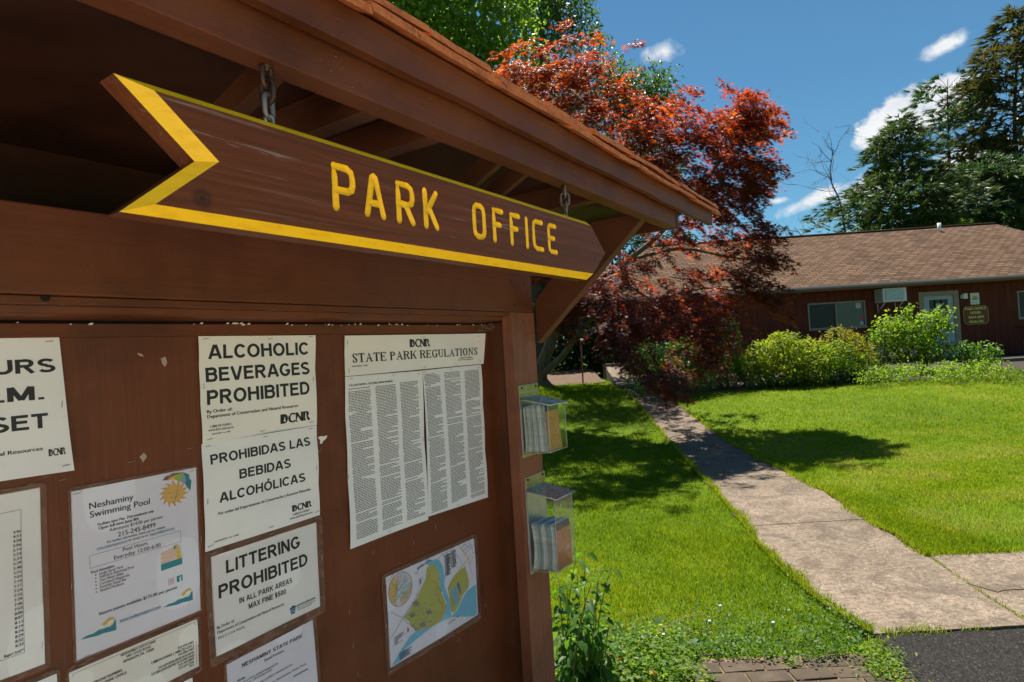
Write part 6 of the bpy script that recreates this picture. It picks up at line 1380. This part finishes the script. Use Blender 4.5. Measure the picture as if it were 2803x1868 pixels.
# trailing vine on the grass
m = MB(); m.tube(curve3([(.42, 2.95, .03), (.62, 3.15, .07), (.82, 3.34, .08), (1.0, 3.45, .05)]), .0022, plain('vine_stem', (.20, .12, .07), .7), 6); m.tube(curve3([(.30, 2.9, .03), (.62, 2.98, .05), (.95, 3.05, .03)]), .003, M_BARKD, 6)
vn = thing('vine', 'thin trailing vine with toothed leaves on the grass by the weed', 'vine', (.42, 2.95, 0)); part('stem', m, vn)
P = np.array([(.50, 3.02, .10), (.58, 3.12, .09), (.66, 3.2, .12), (.45, 2.95, .1), (.74, 3.05, .07), (.86, 3.08, .08), (.55, 2.9, .08)]); q = len(P); r = np.random.default_rng(3)
leafpart('foliage', vn, oval_leaf(.85, .08, .15), P, np.tile((0, -.3, 1.), (q, 1))+r.normal(0, .3, (q, 3)), r.normal(0, 1, (q, 3)), r.uniform(.045, .07, q), r.random(q)*.3, M_WEED)

# ---- grass -----------------------------------------------------------
M_GRASS = leaf_mat('grass_blade', [(0, (.038, .080, .002)), (.45, (.108, .168, .003)), (.8, (.185, .225, .004)), (.93, (.26, .22, .03)), (1, (.40, .29, .10))], [(0, (.20, .34, .01)), (.5, (.34, .46, .012)), (.85, (.46, .54, .02)), (1, (.55, .46, .12))], .7, .42, .04)
def in_poly_walk(x, y):
    xl = np.interp(y, [p[1] for p in WL], [p[0] for p in WL]); xr = np.interp(y, [p[1] for p in WR], [p[0] for p in WR]); return (x > xl-.01) & (x < xr+.012)
def gzn(y): t_ = np.clip((y-8)/10, 0, 1); return .56*t_*t_*(3-2*t_)
def patch(x, y): return .5+.5*np.sin(x*1.7+np.sin(y*1.3)*1.4)*np.sin(y*1.1+.6*np.sin(x*.9))
def grass(n, x0, x1, y0, y1, h, w, seed, test):
    r = np.random.default_rng(seed); y1 = y1+.9 if y1 > 1.5 else y1; x = r.uniform(x0, x1, n); y = r.uniform(y0, y1, n); ok = test(x, y)
    if y1 > 1.5: ok &= r.random(n) < np.clip((y1-y)/1.8, 0, 1)*(np.clip((y-y0)/.9, .0, 1) if y0 > 5 else 1); x, y = x[ok], y[ok]; n = len(x)
    z = gzn(y)-.010; hh = r.uniform(*h, n)*(.60+.5*patch(x*2, y*2)+.55*patch(x*9.3+2, y*8.1)**2); a = r.uniform(0, 2*math.pi, n); le = hh*r.uniform(.15, .95, n); b = r.uniform(0, 2*math.pi, n)
    ww = r.uniform(*w, n); dx, dy = np.cos(a)*ww, np.sin(a)*ww; lx, ly = np.cos(b)*le, np.sin(b)*le
    V = np.empty((n, 5, 3)); V[:, 0] = np.stack((x-dx, y-dy, z), 1); V[:, 1] = np.stack((x+dx, y+dy, z), 1)
    V[:, 2] = np.stack((x-dx*.7+lx*.4, y-dy*.7+ly*.4, z+hh*.62), 1); V[:, 3] = np.stack((x+dx*.7+lx*.4, y+dy*.7+ly*.4, z+hh*.62), 1); V[:, 4] = np.stack((x+lx, y+ly, z+hh*.95), 1)
    T = np.array([(0, 1, 3), (0, 3, 2), (2, 3, 4)])[None]+(np.arange(n)*5)[:, None, None]
    q = np.clip(r.normal(.42+.30*(patch(x+3, y*.8)-.5)+.16*(patch(x*6.1, y*7.3)-.5)+.02*np.minimum(x, 6), .22, n), 0, .86); n1, n2, n3 = vn(x*.55, y*.55, 1), vn(x*2.3, y*2.3, 2), vn(x*9, y*9, 3); q = np.clip(.38+1.25*(.42*n1+.33*n2+.25*n3-.5)+.012*np.minimum(x, 8)+r.normal(0, .14, n), 0, .86); st_ = .02+.55*np.clip((n2*.6+n1*.4-.54)*5, 0, 1)*np.clip((x-1)*.3, .15, 1); q = np.where(r.random(n) < st_, r.uniform(.90, 1, n), q)
    return V.reshape(-1, 3), T.reshape(-1, 3), np.repeat(q, 3)
def vn(x, y, seed=0):
    xi, yi = np.floor(x), np.floor(y); fx, fy = x-xi, y-yi; fx = fx*fx*(3-2*fx); fy = fy*fy*(3-2*fy)
    hsh = lambda a, b: np.modf(np.abs(np.sin(a*127.1+b*311.7+seed*17.3)*43758.5453))[0]
    return (hsh(xi, yi)*(1-fx)+hsh(xi+1, yi)*fx)*(1-fy)+(hsh(xi, yi+1)*(1-fx)+hsh(xi+1, yi+1)*fx)*fy
def inview(x, y): return (x < y*1.05+1.5) & (x > -.12*y-.4)
def lawn_ok(x, y):
    ok = ~in_poly_walk(x, y) & inview(x, y)
    ok &= ~((y < 4.25-.02*(x-2.8)) & (x > 2.6))                 # slab and asphalt on the right
    edge = np.interp(x, [.0, .35, .55, .7, 1.1, 1.38, 1.6, 1.75], [3.6, 3.42, 3.22, 3.17, 3.06, 3.0, 3.07, 3.2])
    ok &= ~((x < 1.8) & (y < edge+.03*np.sin(x*31)+.02*np.sin(x*77)))
    return ok
for args in ((270000, -.5, 3.4, 3.0, 5.6, (.016, .036), (.0009, .0020)), (110000, 2.7, 7.6, 4.2, 6.6, (.016, .036), (.0010, .0022)), (260000, -1.4, 10.5, 5.2, 9.5, (.016, .036), (.0015, .0030)), (190000, -2, 16, 8.8, 14.3, (.018, .036), (.0025, .005)), (32000, -1.5, 2.7, 13.6, 17.1, (.03, .06), (.004, .008))):
    V, T, q = grass(*args, int(args[0]/7)+len(bpy.data.meshes), lawn_ok); struct('grass', raw_mesh('grass', V, T, M_GRASS, q), 'stuff')
# tufts hanging over the edges of the walk, seams and weeds in joints
def edge_tufts():
    Vs = []; Ts = []; Qs = []; off = 0; r = np.random.default_rng(9)
    for E, sg in ((WL, 1), (WR, -1)):
        n = 9000; y = 3.2+12*r.random(n)**1.8; x = np.interp(y, [p[1] for p in E], [p[0] for p in E])+sg*np.abs(r.normal(0, .022, n))*(1+.8*np.sin(y*5.0)+.5*np.sin(y*13))*.9-sg*.01
        if sg < 0: k = y > 4.25; x, y = x[k], y[k]
        V, T, q = grass(len(x), 0, 1, 0, 1, (.03, .065), (.0014, .003), 5, lambda a, b: np.ones(len(a), bool))
        V = V.reshape(-1, 5, 3); V = V-V[:, :1]*np.array((1, 1, 1))+np.stack((x, y, gzn(y)), 1)[:, None]
        Vs.append(V.reshape(-1, 3)); Ts.append(T+off); Qs.append(np.clip(q+.12, 0, 1)); off += len(V)*5
    def run(pts, n, sd, h):
        nonlocal off
        for (a, b), (c, d) in zip(pts, pts[1:]):
            u = r.random(n); x = a+(c-a)*u+r.normal(0, sd, n); y = b+(d-b)*u+r.normal(0, sd, n)
            V, T, q = grass(n, 0, 1, 0, 1, h, (.0012, .003), 6, lambda a_, b_: np.ones(len(a_), bool)); V = V.reshape(-1, 5, 3); V = V-V[:, :1]+np.stack((x, y, np.full(n, .0)), 1)[:, None]
            Vs.append(V.reshape(-1, 3)); Ts.append(T+off); Qs.append(q); off += len(V)*5
    run([(2.80, 4.26), (2.71, 3.76), (2.64, 3.2)], 130, .012, (.008, .025)); run([(1.85, 3.215), (2.15, 3.205)], 160, .022, (.02, .05)); run([(2.2, 3.2), (2.4, 3.195)], 25, .01, (.015, .04))
    run([(1.73, 3.1), (1.70, 2.95)], 160, .03, (.02, .06)); run([(2.80, 4.255), (3.45, 4.24), (4.2, 4.22)], 700, .018, (.02, .05)); run([(3.1, 3.60), (3.4, 3.63)], 40, .008, (.01, .03))
    return np.concatenate(Vs), np.concatenate(Ts), np.concatenate(Qs)
V, T, q = edge_tufts(); struct('edge_grass', raw_mesh('edge_grass', V, T, M_GRASS, q), 'stuff')
# clover and small weeds where the lawn meets the pavers
def ground_leaves(n, fn, size, seed, zr):
    r = np.random.default_rng(seed); x, y = fn(r, n); z = r.uniform(*zr, n)
    return np.stack((x, y, z), 1), np.tile((0, 0, 1.), (n, 1))+r.normal(0, .42, (n, 3)), r.normal(0, 1, (n, 3)), r.uniform(*size, n), r.random(n)
def f1(r, n):
    x = r.uniform(.45, 1.78, n); e = np.interp(x, [.45, .7, 1.1, 1.38, 1.6, 1.75], [3.2, 3.15, 3.04, 2.98, 3.05, 3.18]); return x, e+np.abs(r.normal(0, .20, n))*np.interp(x, [.45, 1.0, 1.8], [.6, 1.3, 1.6])-.03+.05*r.normal(0, .5, n)
a_ = ground_leaves(3600, f1, (.009, .020), 81, (.012, .062)); V, T, rn = scatter(*oval_leaf(.9, .05, .05), *a_); struct('clover', raw_mesh('clover', V, T, M_WEED, rn), 'stuff')
def f2(r, n): u = r.random(n)**.7; return .10+.62*u+r.normal(0, .05, n), 2.75+.42*r.random(n)+.06*r.normal(0, 1, n)
a_ = ground_leaves(4600, f2, (.012, .036), 82, (.008, .13)); V, T, rn = scatter(*oval_leaf(.6, .08, .1), *a_); struct('ground_weeds', raw_mesh('ground_weeds', V, T, M_FRESH, rn), 'stuff')
def f3(r, n): a = r.normal(0, 1, n); return 1.66+.055*r.normal(0, 1, n)+.03*a, 2.90+.11*a
a_ = ground_leaves(700, f3, (.012, .03), 83, (.006, .05)); V, T, rn = scatter(*oval_leaf(.5, .08, .1), *a_); struct('ground_weeds', raw_mesh('ground_weeds', V, T, M_FRESH, rn), 'stuff')
for i, (x, y) in enumerate(((.82, 2.86), (1.10, 2.72), (1.38, 2.62), (.55, 2.74), (.68, 2.92), (1.25, 2.95))):
    a_ = ground_leaves(26, lambda r, n: (x+r.normal(0, .016, n), y+r.normal(0, .012, n)), (.016, .04), 90+i, (.01, .035)); V, T, rn = scatter(*oval_leaf(.35, .05, .2), *a_)
    single('paver_weed', raw_mesh('paver_weed', V-np.array((x, y, 0)), T, M_FRESH, rn), 'tiny green weed sprouting between the grey pavers', 'weed', (x, y, 0), 'W', 'weeds between the pavers')
M_POPPY = plain('orange_red_petal', (.55, .09, .03), .5); M_CLOV = plain('white_clover_flower', (.55, .52, .45), .7)
r = random.Random(12)
for i in range(9):
    x, y = .18+.4*r.random(), 2.72+.35*r.random(); z = .04+.10*r.random(); m = MB()
    for k in range(5): a = 2*math.pi*k/5; m.add([(x, y, z), (x+.009*math.cos(a-.5), y+.009*math.sin(a-.5), z+.004), (x+.013*math.cos(a), y+.013*math.sin(a), z+.005), (x+.009*math.cos(a+.5), y+.009*math.sin(a+.5), z+.004)], [(0, 1, 2, 3)], M_POPPY)
    m.tube([(x, y, 0), (x, y, z)], .001, M_BARK, 4); single('wildflower', m, 'tiny orange-red wildflower in the weeds at the foot of the post', 'flower', (x, y, 0), 'W', 'red wildflowers by the post')
for i, (x, y) in enumerate(((.62, 3.12), (.70, 3.20), (.58, 3.22), (.98, 3.32), (1.30, 3.26), (1.10, 3.5))):
    m = MB(); m.ball((x, y, .07), .010, M_CLOV, 8, (1, 1, .85)); m.tube([(x, y, 0), (x, y, .065)], .0012, M_BARK, 4); single('clover_flower', m, 'small white clover flower in the grass near the pavers', 'flower', (x, y, 0), 'W', 'white clover flowers')
# twigs, chips and pebbles on the dirt
r = random.Random(77); m = MB()
for i in range(150):
    x = .25+.25*r.random()+1.35*r.random()**1.5; y = 3.0-.45*r.random()**2+.10*r.random(); a = r.random()*6.3; L = .004+.012*r.random()
    m.add([(x-L*math.cos(a), y-L*math.sin(a), .011), (x+L*.4*math.sin(a), y-L*.4*math.cos(a), .014), (x+L*math.cos(a), y+L*math.sin(a), .012), (x-L*.4*math.sin(a), y+L*.4*math.cos(a), .015)], [(0, 1, 2, 3)], r.choice((M_BARK, M_BARKG, M_MULCH, M_DIRT)))
struct('leaf_litter', m, 'stuff')

# ================================================================== SKY AND LIGHT
SUN_EL, SUN_AZ = R_(66), R_(-4)            # azimuth measured from straight ahead, negative = left
sd = Vector((math.sin(SUN_AZ)*math.cos(SUN_EL), math.cos(SUN_AZ)*math.cos(SUN_EL), math.sin(SUN_EL)))
sl_ = bpy.data.lights.new('sun', 'SUN'); sl_.energy = 4.6; sl_.angle = R_(.53); sl_.color = (1, .94, .84); so = bpy.data.objects.new('sun', sl_); COL.objects.link(so)
so.rotation_euler = sd.to_track_quat('Z', 'Y').to_euler(); so.location = (0, 0, 30)
W = bpy.data.worlds.new('World'); SC.world = W; W.use_nodes = True; wt = W.node_tree; bg = wt.nodes['Background']
sk = wt.nodes.new('ShaderNodeTexSky'); sk.sky_type = 'NISHITA'; sk.sun_disc = False; sk.sun_elevation = SUN_EL; sk.sun_rotation = SUN_AZ; sk.altitude = 200; sk.air_density = 1.0; sk.dust_density = .1; sk.ozone_density = 3.0
def wn(t_, **k):
    n = wt.nodes.new(t_)
    for a, b in k.items(): setattr(n, a, b)
    return n
def wm(op, a, b=0.0, clamp=False):
    m = wn('ShaderNodeMath', operation=op, use_clamp=clamp)
    for i, x in ((0, a), (1, b)):
        if isinstance(x, (int, float)): m.inputs[i].default_value = x
        else: wt.links.new(x, m.inputs[i])
    return m.outputs[0]
tc = wn('ShaderNodeTexCoord'); DIR = tc.outputs['Generated']
def dot(v):
    d = wn('ShaderNodeVectorMath', operation='DOT_PRODUCT'); wt.links.new(DIR, d.inputs[0]); d.inputs[1].default_value = v; return d.outputs['Value']
def wnoise(scale, det, rough, stretch=(1, 1, 2.0)):
    mp_ = wn('ShaderNodeMapping'); mp_.inputs['Scale'].default_value = stretch; wt.links.new(DIR, mp_.inputs[0]); n = wn('ShaderNodeTexNoise'); n.inputs['Scale'].default_value = scale; n.inputs['Detail'].default_value = det; n.inputs['Roughness'].default_value = rough; wt.links.new(mp_.outputs[0], n.inputs[0]); return n.outputs['Fac']
nzc = wnoise(20, 6, .6, (1, 1, 1.3)); nzf = wnoise(55, 5, .65, (1, 1, 1.2)); tot = None
CL = [((0.24, 0.876, 0.419), .030, .015, 0, .75), ((0.508, 0.815, 0.270), .042, .022, .75, 1.5), ((0.528, 0.795, 0.287), .05, .024, .5, 1.7), ((0.556, 0.775, 0.295), .055, .024, .15, 1.7), ((0.56, 0.778, 0.270), .06, .020, .0, 1.3), ((0.447, 0.874, 0.191), .052, .0125, .30, 1.0), ((0.515, 0.835, 0.20), .06, .022, .25, 1.0), ((0.56, 0.752, 0.348), .030, .0125, .35, 1.0), ((0.402, 0.894, 0.198), .020, .006, 0, .8), ((.60, .77, .21), .06, .02, .1, .9), ((.49, .85, .192), .03, .010, .3, .9)]
for d0, a, b, rot, den in CL:
    d0 = Vector(d0).normalized(); rx = d0.cross(Vector((0, 0, 1))).normalized(); uy = rx.cross(d0)
    ex = rx*math.cos(rot)+uy*math.sin(rot); ey_ = -rx*math.sin(rot)+uy*math.cos(rot)
    u = wm('DIVIDE', dot(ex), a); v = wm('DIVIDE', dot(ey_), b)
    rr = wm('SQRT', wm('ADD', wm('MULTIPLY', u, u), wm('MULTIPLY', v, v)))
    f = wm('ADD', wm('SUBTRACT', 1.0, rr), wm('MULTIPLY', wm('SUBTRACT', wm('ADD', wm('MULTIPLY', nzc, .6), wm('MULTIPLY', nzf, .4)), .5), 2.3))
    f = wm('MULTIPLY', wm('MULTIPLY', f, 1.6*den, True), wm('GREATER_THAN', dot(d0), .5))
    tot = f if tot is None else wm('MAXIMUM', tot, f)
tot = wm('MULTIPLY', wm('POWER', tot, 1.2), .93)
mxs = wn('ShaderNodeMix', data_type='RGBA'); wt.links.new(tot, mxs.inputs[0]); 
tint = wn('ShaderNodeMix', data_type='RGBA', blend_type='MULTIPLY'); tint.inputs[0].default_value = 1; tint.inputs[7].default_value = (.37, .60, .62, 1); wt.links.new(sk.outputs[0], tint.inputs[6])
wt.links.new(tint.outputs[2], mxs.inputs[6])
shade = wn('ShaderNodeMix', data_type='RGBA'); wt.links.new(wm('MULTIPLY', wm('SUBTRACT', nzc, .40), 3.2, True), shade.inputs[0]); shade.inputs[6].default_value = (5.0, 5.15, 5.3, 1); shade.inputs[7].default_value = (6.6, 6.6, 6.6, 1); wt.links.new(shade.outputs[2], mxs.inputs[7])
wt.links.new(mxs.outputs[2], bg.inputs[0]); bg.inputs[1].default_value = .065
vs_ = SC.view_settings; vs_.view_transform = 'Standard'; vs_.look = 'None'; vs_.exposure = 1.33; vs_.gamma = 1.0
SC.cycles.max_bounces = 8; SC.cycles.transparent_max_bounces = 24; SC.cycles.transmission_bounces = 4
